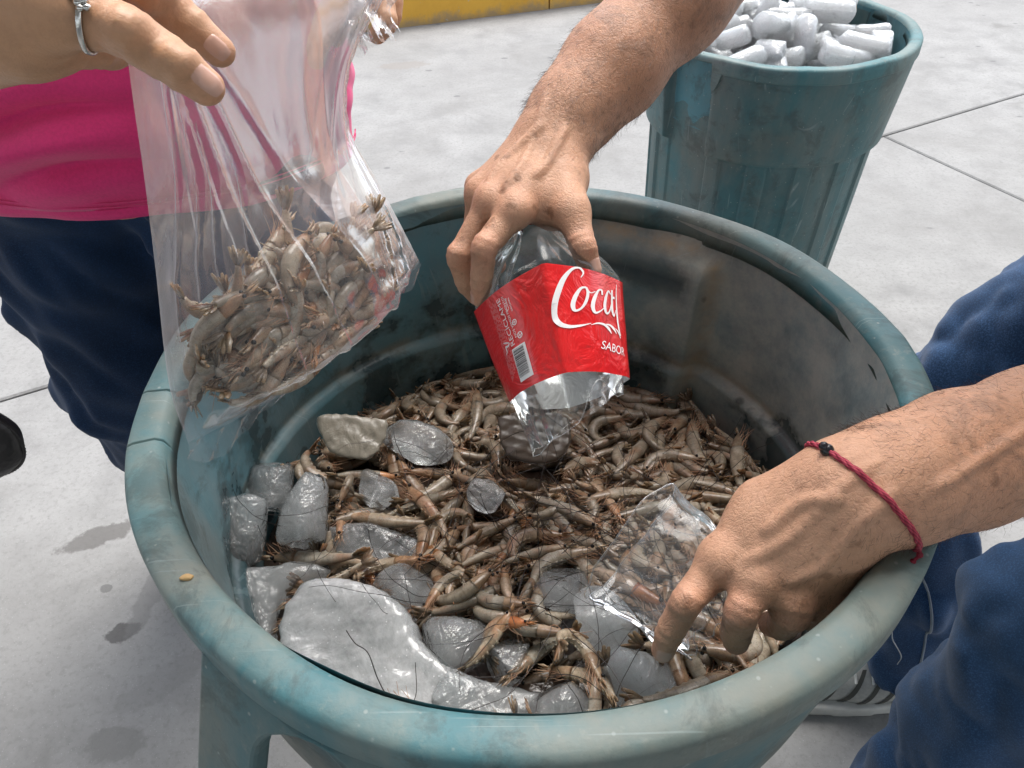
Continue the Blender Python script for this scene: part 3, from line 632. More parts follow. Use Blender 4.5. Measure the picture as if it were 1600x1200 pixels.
    for sd in (-1, 1): V, f = ball(C[3]+Nn[3]*rad[3]*.55+np.array([0, 0, sd*rad[4]*.85]), L*.021, 8, 5); be.add(V, f)
    bn = MB()
    for sd in (-1, 1):
        p = C[2]+np.array([0, 0, sd*rad[2]*.3]); h = np.array([-Tn[0]*1., Nn[0]*g.uniform(-.4, 1.), [0, 0, sd*.5]]).sum(0); pts = [p]
        cur = g.normal(size=3)*.22
        for q in range(9): h = unit(h+cur*.8+g.normal(size=3)*.14+Tn[0]*.10+np.array([0, 0, .03])); pts.append(pts[-1]+h*L*.18)
        V, f = tube(spline(pts, 19), np.linspace(.00046, .00026, 19), 3); bn.add(V, f)
    parts = []
    for nm, b, m in (('head', bh, MS_HD), ('abdomen', ba, MS_AB), ('tail_fan', bt, MS_TL), ('legs', bl, MS_LG), ('eyes', be, MS_EY), ('feelers', bn, MS_AN)):
        o = b.build(nm, m); fix_normals(o) if nm in ('head', 'abdomen', 'tail_fan') else None; parts.append((nm, o.data)); bpy.data.objects.remove(o)
    S = C[::3]; Rr = rad[::3]*.80
    # support samples: spine points with a little lateral spread, in the body's own frame
    SP = np.concatenate([np.stack([S[:, 0], S[:, 1], -Rr], 1)]+[np.stack([S[:, 0]+Nn[::3, 0]*rad[::3]*.7*q, S[:, 1]+Nn[::3, 1]*rad[::3]*.7*q, -Rr*.55], 1) for q in (-1, 1)])
    TPt = SP*np.array([1, 1, -1])
    return dict(parts=parts, sup=SP, top=TPt, L=L, faces={nm: [tuple(p.vertices) for p in me.polygons] for nm, me in parts})
KINDS_S = [shrimp_kind(.088, .6, 1, .84), shrimp_kind(.084, 1.4, 2, .86), shrimp_kind(.090, 2.2, 3, .80), shrimp_kind(.084, 3.0, 4, .86), shrimp_kind(.094, .25, 5, .74), shrimp_kind(.080, 1.8, 6, .94), shrimp_kind(.086, -.35, 7, .82), shrimp_kind(.086, 1.0, 8, .78), shrimp_kind(.078, 2.5, 9, .90), shrimp_kind(.092, .45, 10, .76)]
TINTS = [(1.04, 1.0, .95), (.96, .96, .94), (1.08, .98, .86), (1.10, .90, .76), (.88, .83, .76), (1.18, 1.13, 1.04), (1.0, .80, .66), (.78, .77, .73)]
def feelers_fit(kind, loc, Rm, scale):
    me = kind['parts'][-1][1]; V = np.empty(len(me.vertices)*3); me.vertices.foreach_get('co', V); V = V.reshape(-1, 3)*scale@Rm.T+np.array(loc)
    r = np.hypot(V[:, 0]-BX, V[:, 1]-BY); return (r < .235+.04*np.clip((V[:, 2]-.55)/.25, 0, 1)).all() and (V[:, 2] < .80).all()
def new_shrimp(kind, loc, Rm, tint, label, group, scale=1., feel=True):
    r = link(bpy.data.objects.new('shrimp', None)); r.empty_display_size = .01; tag(r, label, 'shrimp', group); M4 = Matrix.Identity(4)
    for i in range(3):
        for j in range(3): M4[i][j] = Rm[i, j]*scale
        M4[i][3] = loc[i]
    r.matrix_world = M4
    for nm, me in kind['parts']:
        if nm == 'feelers' and not feel: continue
        o = link(bpy.data.objects.new(nm, me)); o.parent = r
        t = tint if nm != 'head' else tuple(np.clip(np.array(tint)*np.array(HEADT[g3.integers(len(HEADT))]), 0, 1.6)); o.color = (*t, 1)
    return r
HEADT = [(1, 1, 1), (1.02, .98, .94), (1.08, .92, .80), (.9, .88, .86), (1.05, 1, .95), (1, .95, .9), (.82, .76, .70), (1.2, .78, .52), (1.05, .96, .9), (.9, .84, .78), (1, .97, .93)]
g3 = np.random.default_rng(21)
MARKS = [((.04, .73), 'against the back wall behind the bottle'), ((-.10, .69), 'against the back wall left of the bottle'), ((.15, .68), 'against the back wall right of the bottle'), ((.09, .57), 'at the mouth of the cut bottle'), ((-.02, .60), 'left of the bottle tip'),
    ((.21, .56), 'by the dirty right wall'), ((.23, .44), 'at the right wall beside the bracelet'), ((.16, .46), 'above the wrist'), ((.11, .33), 'beside the crumpled clear cup'), ((.15, .25), 'under the cupped hand'), ((.05, .24), 'between the fingertip and the near rim'),
    ((-.14, .60), 'around the beige ice plate'), ((-.19, .50), 'near the upright tube ice'), ((-.10, .48), 'left of the middle of the pile'), ((0, .48), 'in the middle of the pile'), ((.07, .46), 'right of the middle of the pile'), ((-.06, .36), 'draped beside the biggest white slab'), ((.01, .35), 'by the bubbly ice chunk'), ((-.02, .27), 'at the near rim beside the white edged slab'), ((-.17, .35), 'at the left wall by the grey slab')]
def where_words(x, y): return min(MARKS, key=lambda m: (m[0][0]-x)**2+(m[0][1]-y)**2)[1]
CURL = ['nearly straight', 'bent', 'curled', 'tightly curled', 'straight', 'curved', 'back-bent', 'slightly bent', 'small curled', 'long slim']
def tint_word(t):
    r = t[0]-t[2]
    return 'pinkish brown' if r > .18 else 'warm beige' if r > .08 else 'dark grey' if t[0] < .9 else 'pale grey'
def yaw_R(yaw, pitch, roll, flip):
    cz, sz = math.cos(yaw), math.sin(yaw); Rz = np.array([[cz, -sz, 0], [sz, cz, 0], [0, 0, 1]]); cp, sp = math.cos(pitch), math.sin(pitch); Ry = np.array([[cp, 0, -sp], [0, 1, 0], [sp, 0, cp]])
    cr_, sr = math.cos(roll), math.sin(roll); Rx = np.array([[1, 0, 0], [0, cr_, -sr], [0, sr, cr_]]); Fm = np.diag([1, flip, flip])
    return Rz@Ry@Rx@Fm
n_s = 0; fill = []; barrel_shrimp = []
NB_MAX = 208
def inside_r(x, y): return math.hypot(x-BX, y-BY)
order = []
for k in range(3000):
    if len(order) >= 760: break
    best = None
    for _ in range(16):
        a, r = g3.uniform(0, 6.283), .238*math.sqrt(g3.uniform()); x, y = BX+r*math.cos(a), BY+r*math.sin(a); i, j = int((x-HX0)/HS), int((y-HY0)/HS)
        if NOGO[i, j]: continue
        s_ = HM[max(0, i-2):i+3, max(0, j-2):j+3].mean()-target(x, y)
        if best is None or s_ < best[0]: best = (s_, x, y)
    if best is None: continue
    if best[0] > .010: break
    _, x, y = best; kd_ = KINDS_S[g3.integers(len(KINDS_S))]; sc1 = g3.uniform(.70, 1.06); yaw = g3.uniform(0, 6.283); tryb = None
    for q in range(4):
        yw = yaw+q*.8; d = np.array([math.cos(yw), math.sin(yw)])*.03
        def hh(px_, py_): ii, jj = int(np.clip((px_-HX0)/HS, 0, HN-1)), int(np.clip((py_-HY0)/HS, 0, HN-1)); return HM[max(0, ii-1):ii+2, max(0, jj-1):jj+2].mean()
        pit = math.atan2(hh(x+d[0], y+d[1])-hh(x-d[0], y-d[1]), .06); e = np.array([-d[1], d[0]])*.6; rol = math.atan2(hh(x+e[0], y+e[1])-hh(x-e[0], y-e[1]), .036)
        Rm = yaw_R(yw, np.clip(pit, -.7, .7)+g3.normal()*.10, np.clip(rol, -.7, .7)+g3.normal()*.35, 1 if g3.uniform() < .5 else -1)
        S = (kd_['top'] if Rm[2, 2] < 0 else kd_['sup'])*sc1; z, ii, jj, Q = drop(HM, HX0, HY0, S, Rm, x, y)
        rr = np.hypot(x+Q[:, 0]-BX, y+Q[:, 1]-BY).max(); cost = z-target(x, y)+max(0, rr-.252)*4+.03*NOGO[ii, jj].mean()
        if tryb is None or cost < tryb[0]: tryb = (cost, z, ii, jj, Q, Rm, rr)
    cost, z, ii, jj, Q, Rm, rr = tryb
    if rr > .262 or NOGO[ii, jj].mean() > .22: continue
    z -= .004; T = (kd_['sup'] if Rm[2, 2] < 0 else kd_['top'])*sc1@Rm.T
    i2 = np.clip(((x+T[:, 0]-HX0)/HS).astype(int), 0, HN-1); j2 = np.clip(((y+T[:, 1]-HY0)/HS).astype(int), 0, HN-1); top = z+T[:, 2]
    for di in (-1, 0, 1):
        for dj in (-1, 0, 1): np.maximum.at(HM, (np.clip(i2+di, 0, HN-1), np.clip(j2+dj, 0, HN-1)), top-.0015*(abs(di)+abs(dj)))
    order.append((kd_, (x, y, z), Rm, sc1))
vis = order[-520:]; vis.sort(key=lambda q: -(.0 if q[1][2] < target(q[1][0], q[1][1])-.022 else 1.)/np.linalg.norm(np.array(q[1])-CAM)); late = vis[:NB_MAX]; keep = set(id(q) for q in late); rest = [q for q in order if id(q) not in keep]
for kd_, loc, Rm, sc1 in late:
    t = TINTS[g3.choice(len(TINTS), p=[.2, .16, .16, .12, .12, .08, .1, .06])]; t = tuple(np.array(t)*g3.uniform(.88, 1.08))
    if loc[1] > .58: t = (t[0]*.95, t[1]*.86, t[2]*.76)
    new_shrimp(kd_, loc, Rm, t, '%s %s shrimp %s' % (CURL[[q is kd_ for q in KINDS_S].index(True)], tint_word(t), where_words(loc[0], loc[1])), 'raw shrimp in the big barrel', sc1, feel=feelers_fit(kd_, loc, Rm, sc1))
# the rest of the catch below: one mass
b = MB(); MIX = {'head': 0, 'abdomen': 1, 'tail_fan': 2, 'legs': 3, 'eyes': 4}; zero = dict(s=.5, v=.5, seg=0.)
for kd_, loc, Rm, sc1 in rest:
    for nm, me in kd_['parts']:
        if nm not in MIX: continue
        V = np.empty(len(me.vertices)*3); me.vertices.foreach_get('co', V); V = V.reshape(-1, 3)*sc1@Rm.T+np.array(loc); A_ = dict(zero)
        for k_ in zero:
            if k_ in me.attributes: x_ = np.empty(len(me.vertices)); me.attributes[k_].data.foreach_get('value', x_); A_[k_] = x_
        b.add(V, kd_['faces'][nm], MIX[nm], **A_)
if b.n: o = b.build('shrimp_mass', [MS_HD, MS_AB, MS_TL, MS_LG, MS_EY]); tag(o, 'rest of the raw shrimp heaped beneath and behind the others in the barrel', 'shrimp', kind='stuff'); o.color = (.86, .80, .74, 1)
wa = np.linspace(0, 6.283, 48, endpoint=False); rr_ = np.linspace(.02, .255, 12); V = []
for r in rr_:
    for a in wa: x, y = BX+r*math.cos(a), BY+r*math.sin(a); V.append((x, y, target(x, y)-.040))
mw = m_plain('brine', (.045, .030, .022), .12, bump=.4, bdist=.003, scale=14)
tag(mesh('brine', V, grid_faces(12, 48, cv=True), mw), 'murky brown melt water under the shrimp', 'water', kind='stuff')
print('shrimp', len(order), 'icetubes', n_ice)

# ================================================================== people
def m_skin(name, base, red, spots=1., dark=(.19, .085, .042), wr=1.):
    t = NT(name); o = t.obj(); n = t.noise(16, 5, .6); f = t.noise(120, 5, .7); m = t.noise(42, 6, .72, dist=.6)
    tan = t.attr('tan'); kn = t.attr('knuckle')
    c = t.mix(t.ramp(n, (.33, 0.), (.68, 1.)), base, tuple(a*.85+b_*.15 for a, b_ in zip(base, (.6, .4, .25))))
    c = t.mix(t.math('MULTIPLY', tan, .75), c, tuple(x*y for x, y in zip(base, (.80, .70, .62))))       # weathered forearm
    c = t.mix(t.math('MULTIPLY', kn, .55), c, red)                                                      # redder over the knuckles and finger ends
    c = t.mix(t.ramp(m, (.46, 0.), (.70, .50)), c, tuple(x*.66 for x in base))                           # mottling
    c = t.mix(t.ramp(f, (.45, 0.), (.75, .35)), c, tuple(x*.66 for x in base))
    if spots:
        v = t.math('ADD', t.vor(52), t.math('MULTIPLY', t.math('SUBTRACT', t.noise(75, 5, .7), .5), 1.25)); gate = t.ramp(t.noise(15, 2), (.38, 0.), (.54, 1.))
        c = t.mix(t.math('MULTIPLY', t.ramp(v, (.04, .66*spots), (.25, 0.)), gate), c, dark)
        bl = t.math('MULTIPLY', t.ramp(t.noise(30, 6, .72, t.n('Mapping', None, Vector=o, Location=(4, 1, 3)).outputs[0], .8), (.50, 0.), (.62, .60*spots)), tan); c = t.mix(bl, c, tuple(x*.42 for x in base))
        v2 = t.math('ADD', t.vor(170), t.math('MULTIPLY', t.math('SUBTRACT', t.noise(300, 2), .5), .5)); c = t.mix(t.math('MULTIPLY', t.ramp(v2, (.10, .35*spots), (.26, 0.)), t.ramp(t.noise(12, 2, .5, t.n('Mapping', None, Vector=o, Location=(2, 5, 1)).outputs[0]), (.42, 0.), (.6, 1.))), c, dark)
    wv = t.n('VectorMath', {'operation': 'ADD'}, i0=o, i1=t.n('VectorMath', {'operation': 'SCALE'}, i0=t.n('TexNoise', None, Vector=o, Scale=90., Detail=2.).outputs['Color'], Scale=.008).outputs[0]).outputs[0]
    cre = t.ramp(t.vor(330, wv, 'DISTANCE_TO_EDGE'), (.0, 0.), (.16, 1.)); cre2 = t.ramp(t.vor(150, t.vm(wv, (1, 1.5, 1.5)), 'DISTANCE_TO_EDGE'), (.0, 0.), (.10, 1.))
    c = t.mix(t.ramp(cre, (.0, .13*wr), (.6, 0.)), c, tuple(x*.55 for x in base))
    b = t.bump(cre, .26*wr, .0008); b = t.bump(cre2, .16*wr, .0009, b); b = t.bump(t.noise(70, 7, .75, dist=1.5), .55*wr+.1, .0022, b)
    return t.done(t.bsdf(Base_Color=c, Roughness=t.n('MapRange', None, Value=f, i1=.3, i2=.7, i3=.36, i4=.54).outputs[0], Normal=b, **{'Subsurface_Weight': .12, 'Subsurface_Radius': (.008, .003, .0015), 'Subsurface_Scale': 1., 'Specular_IOR_Level': .45}))
MK_MAN = m_skin('tanned_skin', (.62, .345, .218), (.66, .285, .195)); MK_WOM = m_skin('light_brown_skin', (.58, .325, .185), (.60, .285, .175), spots=.12, wr=.35)
def m_nail():
    t = NT('fingernail'); return t.done(t.bsdf(Base_Color=t.mix(t.noise(60), (.58, .33, .25), (.64, .40, .31)), Roughness=.25))
MK_NAIL = m_nail()
class Body:
    """Distance field of a body: limbs as tapered capsules, palm and fingers blended at their roots."""
    def __init__(b): b.soft = []; b.fing = []; b.fine = []; b.crease = []; b.veins = []; b.kn = []; b.wrist = None
    def limb(b, pts, rad, k=.02, flat=None):
        for i in range(len(pts)-1): b.soft.append((pts[i], pts[i+1], rad[i], rad[i+1], k, flat))
    def finger(b, pts, rad):
        b.fing.append((pts, rad)); b.kn += [pts[1], pts[-1]]
        for i in range(1, len(pts)-1):
            ax_ = unit(unit(pts[i]-pts[i-1])+unit(pts[i+1]-pts[i]))
            for o_ in ((-.0036, -.0012, .0014, .0040) if i == 1 else (-.0014, .0012)): b.crease.append((pts[i]+ax_*o_, ax_, rad[i]*1.7))
    def attrs(b, V):
        V = np.asarray(V); tan = np.zeros(len(V)); kn = np.zeros(len(V))
        if b.wrist is not None: p, d = b.wrist; tan = np.clip(((V-p)@d)/.09+.35, 0, 1)
        for p in b.kn: kn = np.maximum(kn, np.exp(-((V-p)**2).sum(1)/.014**2))
        return dict(tan=tan, knuckle=kn)
    def knob(b, p, r, k=.006): b.fine.append((p, r, k))
    def f(b, P):
        d = None
        for a, c, ra, rb, k, fl in b.soft:
            e = cap_d(P, a, c, ra, rb, fl); d = e if d is None else smin(d, e, k)
        fd = None
        for pts, rad in b.fing:
            e = None
            for i in range(len(pts)-1):
                q = cap_d(P, pts[i], pts[i+1], rad[i], rad[i+1]); e = q if e is None else smin(e, q, .0035)
            fd = e if fd is None else smin(fd, e, .0012)
        if fd is not None: d = smin(d, fd, .0085)
        for p, r, k in b.fine:
            d = smin(d, np.sqrt(((P-np.asarray(p, np.float32))**2).sum(1))-r, k)
        for pts in b.veins:
            for i in range(len(pts)-1): d = smin(d, cap_d(P, pts[i], pts[i+1], .0009, .0009), .0060)
        for p, ax_, r in b.crease:
            q = P-np.asarray(p, np.float32); s_ = q@ax_.astype(np.float32); near = (q*q).sum(1) < r*r
            d = d+np.where(near, .0011*np.exp(-(s_/.0012)**2), 0).astype(np.float32)
        return d
    def pts(b): return [x for s in b.soft for x in s[:2]]+[p for q in b.fing for p in q[0]]
def add_sdf(mb, f, lo, hi, h, m=0, nz=None):
    V, Fc = surface_nets(f, lo, hi, h); own = getattr(f, '__self__', None)
    mb.add(V, Fc, m, **(own.attrs(V) if isinstance(own, Body) else {})); return V
def nail_mesh(f, tip, axis, dorsal, ln, wd, name, parent):
    axis = unit(axis); dorsal = unit(np.asarray(dorsal)-axis*(axis@np.asarray(dorsal))); side = np.cross(axis, dorsal); O = []; D = []; L = []; n = 9; m = 9
    for i in range(n):
        for j in range(m):
            u, v = i/(n-1)*2-1, j/(m-1)*2-1; wv = wd*math.sqrt(max(1-.45*max(-u, 0)**2-.5*max(u, 0)**4, .1)); o = np.asarray(tip)+axis*(u*ln/2*(1-.10*v*v))
            O.append(o-dorsal*.002); D.append(unit(dorsal+side*v*wv/2/.0085*.9)); L.append(dorsal*(.0003 if max(abs(u), abs(v)) < .99 else -.0004)+axis*(.0008 if u > .9 else 0))
    return mesh(name, march_many(f, O, D, .03)+np.array(L), grid_faces(n, m), MK_NAIL, parent)

# ---------------------------------------------------------------- the man
man = thing('person', (.66, .50, 0), 'person in blue jeans reaching freckled bare arms into the barrel, gripping the cut bottle', 'person')
rh = Body()
W = at(862, 218, .66); K = .012
arm_r = [np.array([.46, .74, 1.19]), at(1175, -130, .74), at(1052, -5, .700), at(955, 108, .682), at(893, 178, .668), W]
rh.limb(arm_r, [.058, .052, .047, .040, .0315, .0285], .03)
mc = {'i': at(806, 326, .612), 'm': at(770, 312, .628), 'r': at(752, 302, .652), 'p': at(750, 292, .675)}
for k_, r in (('i', .0145), ('m', .0145), ('r', .0135), ('p', .0125)): rh.limb([W+(mc[k_]-W)*.1, mc[k_]], [.019, r], .016)
rh.limb([W, at(880, 280, .645)], [.024, .021], .016); rh.limb([at(868, 262, .645), at(893, 330, .612)], [.021, .0145], .014)
rh.limb([at(820, 300, .63), at(862, 330, .63)], [.018, .016], .016)
rh.finger([mc['i'], at(757, 388, .600), at(752, 438, .612), at(750, 466, .626)], [.0122, .0104, .0088, .0074])
rh.finger([mc['m'], at(718, 402, .632), at(729, 442, .650), at(744, 462, .668)], [.0122, .0106, .0092, .008])
rh.finger([mc['r'], at(738, 385, .685), at(752, 420, .700), at(765, 445, .700)], [.012, .0105, .0095, .0085])
rh.finger([mc['p'], at(752, 355, .700), at(765, 390, .715), at(778, 415, .715)], [.011, .0095, .0085, .0078])
rh.finger([at(893, 330, .612), at(910, 383, .602), at(923, 422, .607)], [.0130, .0108, .0086])
for p in (at(756, 386, .596), at(716, 398, .627)): rh.knob(p, .0094, .005)
rh.knob(at(912, 384, .597), .0094, .005); rh.knob(at(770, 316, .620), .0115, .008); rh.knob(at(806, 330, .604), .0115, .008)
rh.knob(at(905, 222, .652), .013, .012)
for k_ in 'im': rh.limb([W+(mc[k_]-W)*.35-FW*.014, mc[k_]-FW*.008], [.003, .0035], .010)

lh = Body(); W2 = at(1338, 768, .472)
arm_l = [np.array([.62, .40, 1.13]), np.array([.53, .425, .83]), at(1620, 686, .53), at(1500, 718, .505), at(1400, 752, .482), W2]
lh.limb(arm_l, [.058, .050, .0435, .0395, .0345, .0315], .03)
mcl = {'i': at(1128, 872, .497), 'm': at(1183, 905, .487), 'r': at(1240, 930, .487), 'p': at(1288, 935, .495)}
for k_, r in (('i', .0150), ('m', .0155), ('r', .0145), ('p', .0135)): lh.limb([W2+(mcl[k_]-W2)*.12, mcl[k_]], [.022, r], .018)
lh.limb([at(1300, 760, .482), at(1195, 790, .50)], [.024, .019], .018); lh.limb([at(1240, 830, .49), at(1180, 830, .50)], [.022, .018], .018)
lh.finger([mcl['i'], at(1073, 940, .487), at(1047, 987, .497), at(1036, 1016, .507)], [.0126, .0102, .0092, .0078])
lh.finger([mcl['m'], at(1160, 952, .475), at(1150, 988, .505), at(1150, 1002, .525)], [.0128, .0112, .0102, .0090])
lh.finger([mcl['r'], at(1238, 958, .480), at(1222, 976, .505), at(1205, 975, .525)], [.0122, .0110, .0098, .0088])
lh.finger([mcl['p'], at(1292, 948, .492), at(1272, 962, .515), at(1250, 962, .530)], [.0118, .0105, .0098, .0088])
lh.finger([at(1195, 790, .51), at(1165, 850, .545), at(1135, 895, .560)], [.016, .0125, .0105])
lh.knob(at(1130, 874, .488), .0122, .009); lh.knob(at(1182, 904, .478), .0126, .009); lh.knob(at(1238, 930, .478), .0115, .009); lh.knob(at(1072, 940, .482), .0094, .005)
lh.knob(at(1385, 800, .465), .013, .014)
for k_ in 'imr': lh.limb([W2+(mcl[k_]-W2)*.4-FW*.019, mcl[k_]-FW*.009], [.003, .0035], .008)

tor = Body(); PEL = np.array([.70, .52, .86]); CH = np.array([.58, .555, 1.15]); NK = np.array([.49, .56, 1.30]); HD = np.array([.41, .56, 1.43])
tor.limb([PEL, CH], [.13, .14], .06, (unit([-.9, 0, .3]), 1.3)); tor.limb([np.array([.50, .70, 1.18]), np.array([.60, .42, 1.15])], [.075, .075], .06); tor.limb([CH, NK], [.08, .055], .04); tor.limb([NK, HD], [.052, .06], .03)
tor.limb([HD, HD+[-.02, 0, .05]], [.085, .088], .03); tor.limb([HD+[-.05, 0, -.045], HD+[-.075, 0, -.065]], [.045, .03], .03)
tor.knob(HD+[-.105, 0, -.02], .014, .02)
for sd in (-1, 1): tor.knob(HD+[-.005, sd*.09, -.005], .02, .01)
mb = MB()
rh.wrist = (W, unit(at(955, 108, .682)-W)); lh.wrist = (W2, unit(at(1500, 718, .505)-W2)); rh.kn += [mc['i'], mc['m']]; lh.kn += list(mcl.values())
def vein(f, pts): Q = spline(pts, 16); return list(march_many(f, Q, np.tile(-FW*.8+UP*.3, (16, 1)), .08)+FW*.0006)
rv = [vein(rh.f, [at(850, 190, .665), at(835, 240, .652), at(812, 285, .63), at(790, 312, .62)]), vein(rh.f, [at(880, 235, .655), at(858, 275, .642), at(835, 300, .63)]), vein(rh.f, [at(845, 232, .655), at(800, 262, .648), at(765, 300, .64)])]
lv_ = [vein(lh.f, [at(1330, 745, .475), at(1270, 790, .48), at(1215, 850, .483), at(1160, 880, .487)]), vein(lh.f, [at(1350, 790, .475), at(1300, 840, .478), at(1262, 890, .482), at(1215, 915, .485)]), vein(lh.f, [at(1275, 800, .48), at(1230, 800, .485), at(1180, 840, .49)]), vein(lh.f, [at(1560, 690, .51), at(1480, 740, .50), at(1400, 790, .485)])]
rh.veins = rv; lh.veins = lv_
VR = add_sdf(mb, rh.f, *bbox_of(rh.pts()[:], .062), .0017)
# (the hands are meshed finer than the rest of the arm)
VL = add_sdf(mb, lh.f, *bbox_of(lh.pts(), .062), .0017)
add_sdf(mb, tor.f, *bbox_of(tor.pts(), .19), .010)
man_body = mb.build('body', MK_MAN, man)
nails = [(rh.f, at(921, 416, .607), at(922, 420, .607)-at(911, 383, .602), -FW+.75*RT, .013, .0135), (rh.f, at(750, 462, .625), at(750, 464, .626)-at(752, 438, .612), -FW-1.2*RT+.2*UP, .012, .011),
         (lh.f, at(1037, 1013, .506), at(1036, 1016, .507)-at(1047, 987, .497), -FW*.8-.75*UP-.2*RT, .013, .014)]
for f_, p, ax, do, ln, wd in nails: nail_mesh(f_, p, ax, do, ln, wd, 'fingernail', man)
# hair on the forearms
def arm_hair(f, axis_pts, rads, n, seed, ln=.010, side=None):
    g = np.random.default_rng(seed); A = spline(axis_pts, 60); T = np.gradient(A, axis=0); V = []; Fc = []
    I = g.integers(2, 58, n); T /= np.linalg.norm(T, axis=1)[:, None]; t = T[I]; d = np.cross(t, g.normal(size=(n, 3))); d /= np.linalg.norm(d, axis=1)[:, None]; k = d@FW < .45
    t, d, I = t[k], d[k], I[k]; n = len(t); p = march_many(f, A[I]+t*g.uniform(-.004, .004, (n, 1)), d, .08); l = ln*g.uniform(.4, 1.3, (n, 1)); w_ = .00007
    nrm = lambda v: v/np.linalg.norm(v, axis=1)[:, None]
    h = nrm(t+d*.30+g.normal(size=(n, 3))*.40); q = p+h*l*.5; e = q+nrm(h+g.normal(size=(n, 3))*.45-d*.30)*l*.5; sdv = nrm(np.cross(h, FW))*w_
    V = np.stack([p-sdv, p+sdv, q-sdv*.8, q+sdv*.8, e], 1).reshape(-1, 3)
    for i in range(n): b0 = 5*i; Fc += [(b0, b0+1, b0+3, b0+2), (b0+2, b0+3, b0+4)]
    return V, Fc
mh = m_plain('dark_hair', (.050, .028, .018), .5, bump=0)
b = MB(); V, Fc = arm_hair(rh.f, arm_r[2:], None, 2600, 3); b.add(V, Fc); V, Fc = arm_hair(lh.f, arm_l[2:], None, 2600, 4); b.add(V, Fc)
V, Fc = arm_hair(lh.f, [W2, (W2+mcl['r'])/2, mcl['r']], None, 500, 5, .006); b.add(V, Fc); V, Fc = arm_hair(rh.f, [W, (W+mc['m'])/2], None, 160, 6, .005); b.add(V, Fc)
b.build('arm_hair', mh, man, smooth=False)
# clothes
def m_denim(name, a, b_, worn):
    t = NT(name); n = t.noise(7, 5, .6); tw = t.n('TexWave', {'wave_type': 'BANDS', 'bands_direction': 'DIAGONAL'}, Vector=t.obj(), Scale=420., Distortion=3., Detail=2.).outputs['Fac']; f = t.noise(620, 3, .75)
    c = t.mix(t.ramp(n, (.3, 0.), (.7, 1.)), a, b_); c = t.mix(t.ramp(t.noise(3.2, 3, .5), (.5, 0.), (.75, .6)), c, worn)
    c = t.mix(t.math('MULTIPLY', tw, .35), c, tuple(x*1.7 for x in a)); c = t.mix(t.ramp(f, (.48, 0.), (.64, .70)), c, tuple(x*2.1 for x in b_)); c = t.mix(t.ramp(t.noise(6, 3, .6, t.vm(t.obj(), (1.6, 1.6, .5))), (.54, 0.), (.76, .40)), c, tuple(x*.45 for x in a))
    bb = t.bump(t.noise(8, 2, .5, t.vm(t.obj(), (1, 1, .8)), .4), .45, .012); bb = t.bump(f, .25, .0008, bb); bb = t.bump(tw, .10, .0005, bb)
    return t.done(t.bsdf(Base_Color=c, Roughness=.9, Normal=bb, **{'Sheen_Weight': .15, 'Specular_IOR_Level': .2}))
MD_M = m_denim('blue_denim', (.017, .042, .095), (.028, .068, .145), (.05, .105, .20)); MD_W = m_denim('navy_denim', (.006, .015, .038), (.009, .026, .066), (.018, .05, .12))
def legs_f(chains, pel, fold):
    def f(P):
        d = None
        for pts, rad in chains:
            for i in range(len(pts)-1):
                e = cap_d(P, pts[i], pts[i+1], rad[i], rad[i+1]); d = e if d is None else smin(d, e, .035)
        for (a, c, ra, rb) in pel: d = smin(d, cap_d(P, a, c, ra, rb), .05)
        w_ = snoise(P*np.array([1, 1, 1.5], np.float32), 5.5, fold)*.007-np.abs(snoise(P*np.array([1.3, 1.3, .9], np.float32)+np.array([0, 0, 1], np.float32)*P[:, :1]*.8, 5.5, fold+3))*.016+.007
        d = d+w_
        for pts, rad in chains:      # open hems
            q = np.asarray(pts[-1], np.float32); d = np.where((np.hypot(P[:, 0]-q[0], P[:, 1]-q[1]) < .12), np.maximum(d, (q[2]-.015)-P[:, 2]), d)
        return d
    return f
mR = [np.array(p) for p in ((.69, .62, .86), (.485, .665, .50), (.56, .615, .30), (.605, .60, .085))]; mL = [np.array(p) for p in ((.64, .42, .84), (.510, .375, .53), (.510, .375, .35), (.515, .38, .085))]
jf = legs_f([(mR, [.10, .075, .068, .072]), (mL, [.10, .080, .074, .080])], [((.70, .62, .88), (.70, .42, .88), .125, .125)], 11)
b = MB(); add_sdf(b, jf, np.array([.36, .22, .05]), np.array([.88, .82, 1.02]), .0065); jeans = b.build('jeans', MD_M, man)
mst = m_plain('pale_stitching', (.30, .33, .36), .8)
def surf_line(f, pts, d, n, off=.0008): Q = spline(pts, n); return list(march_many(f, Q, np.tile(d, (n, 1)), .14)+unit(d)*off)
sm_ = spline(mR, 40)[10:39]; P = surf_line(jf, sm_, np.array([-.30, -.95, .1]), 60); V, Fc = tube(P, .0017, 5); mesh('seam', V, Fc, mst, jeans)
def shirt_f(P):
    d = smin(cap_d(P, PEL+[0, 0, .0], CH, .150, .158, (unit([-.9, 0, .3]), 1.25)), cap_d(P, (.50, .70, 1.18), (.60, .42, 1.15), .088, .088), .06)
    d = smin(d, cap_d(P, (.50, .70, 1.18), (.41, .735, 1.165), .085, .075), .03); d = smin(d, cap_d(P, (.60, .42, 1.15), (.58, .41, 1.04), .085, .075), .03)
    return d+snoise(P, 5, 4)*.006
b = MB(); add_sdf(b, shirt_f, np.array([.30, .25, .78]), np.array([.92, .86, 1.32]), .011); b.build('shirt', m_plain('grey_cotton', (.16, .17, .19), .9, scale=6, bump=.3, bdist=.006), man)
def hair_f(c, r, cut):
    def f(P):
        q = P-np.asarray(c, np.float32); d = np.sqrt((q*q).sum(1))-r+snoise(P, 30, 2)*.004; return np.maximum(d, -(q@np.asarray(cut[0], np.float32)-cut[1]))
    return f
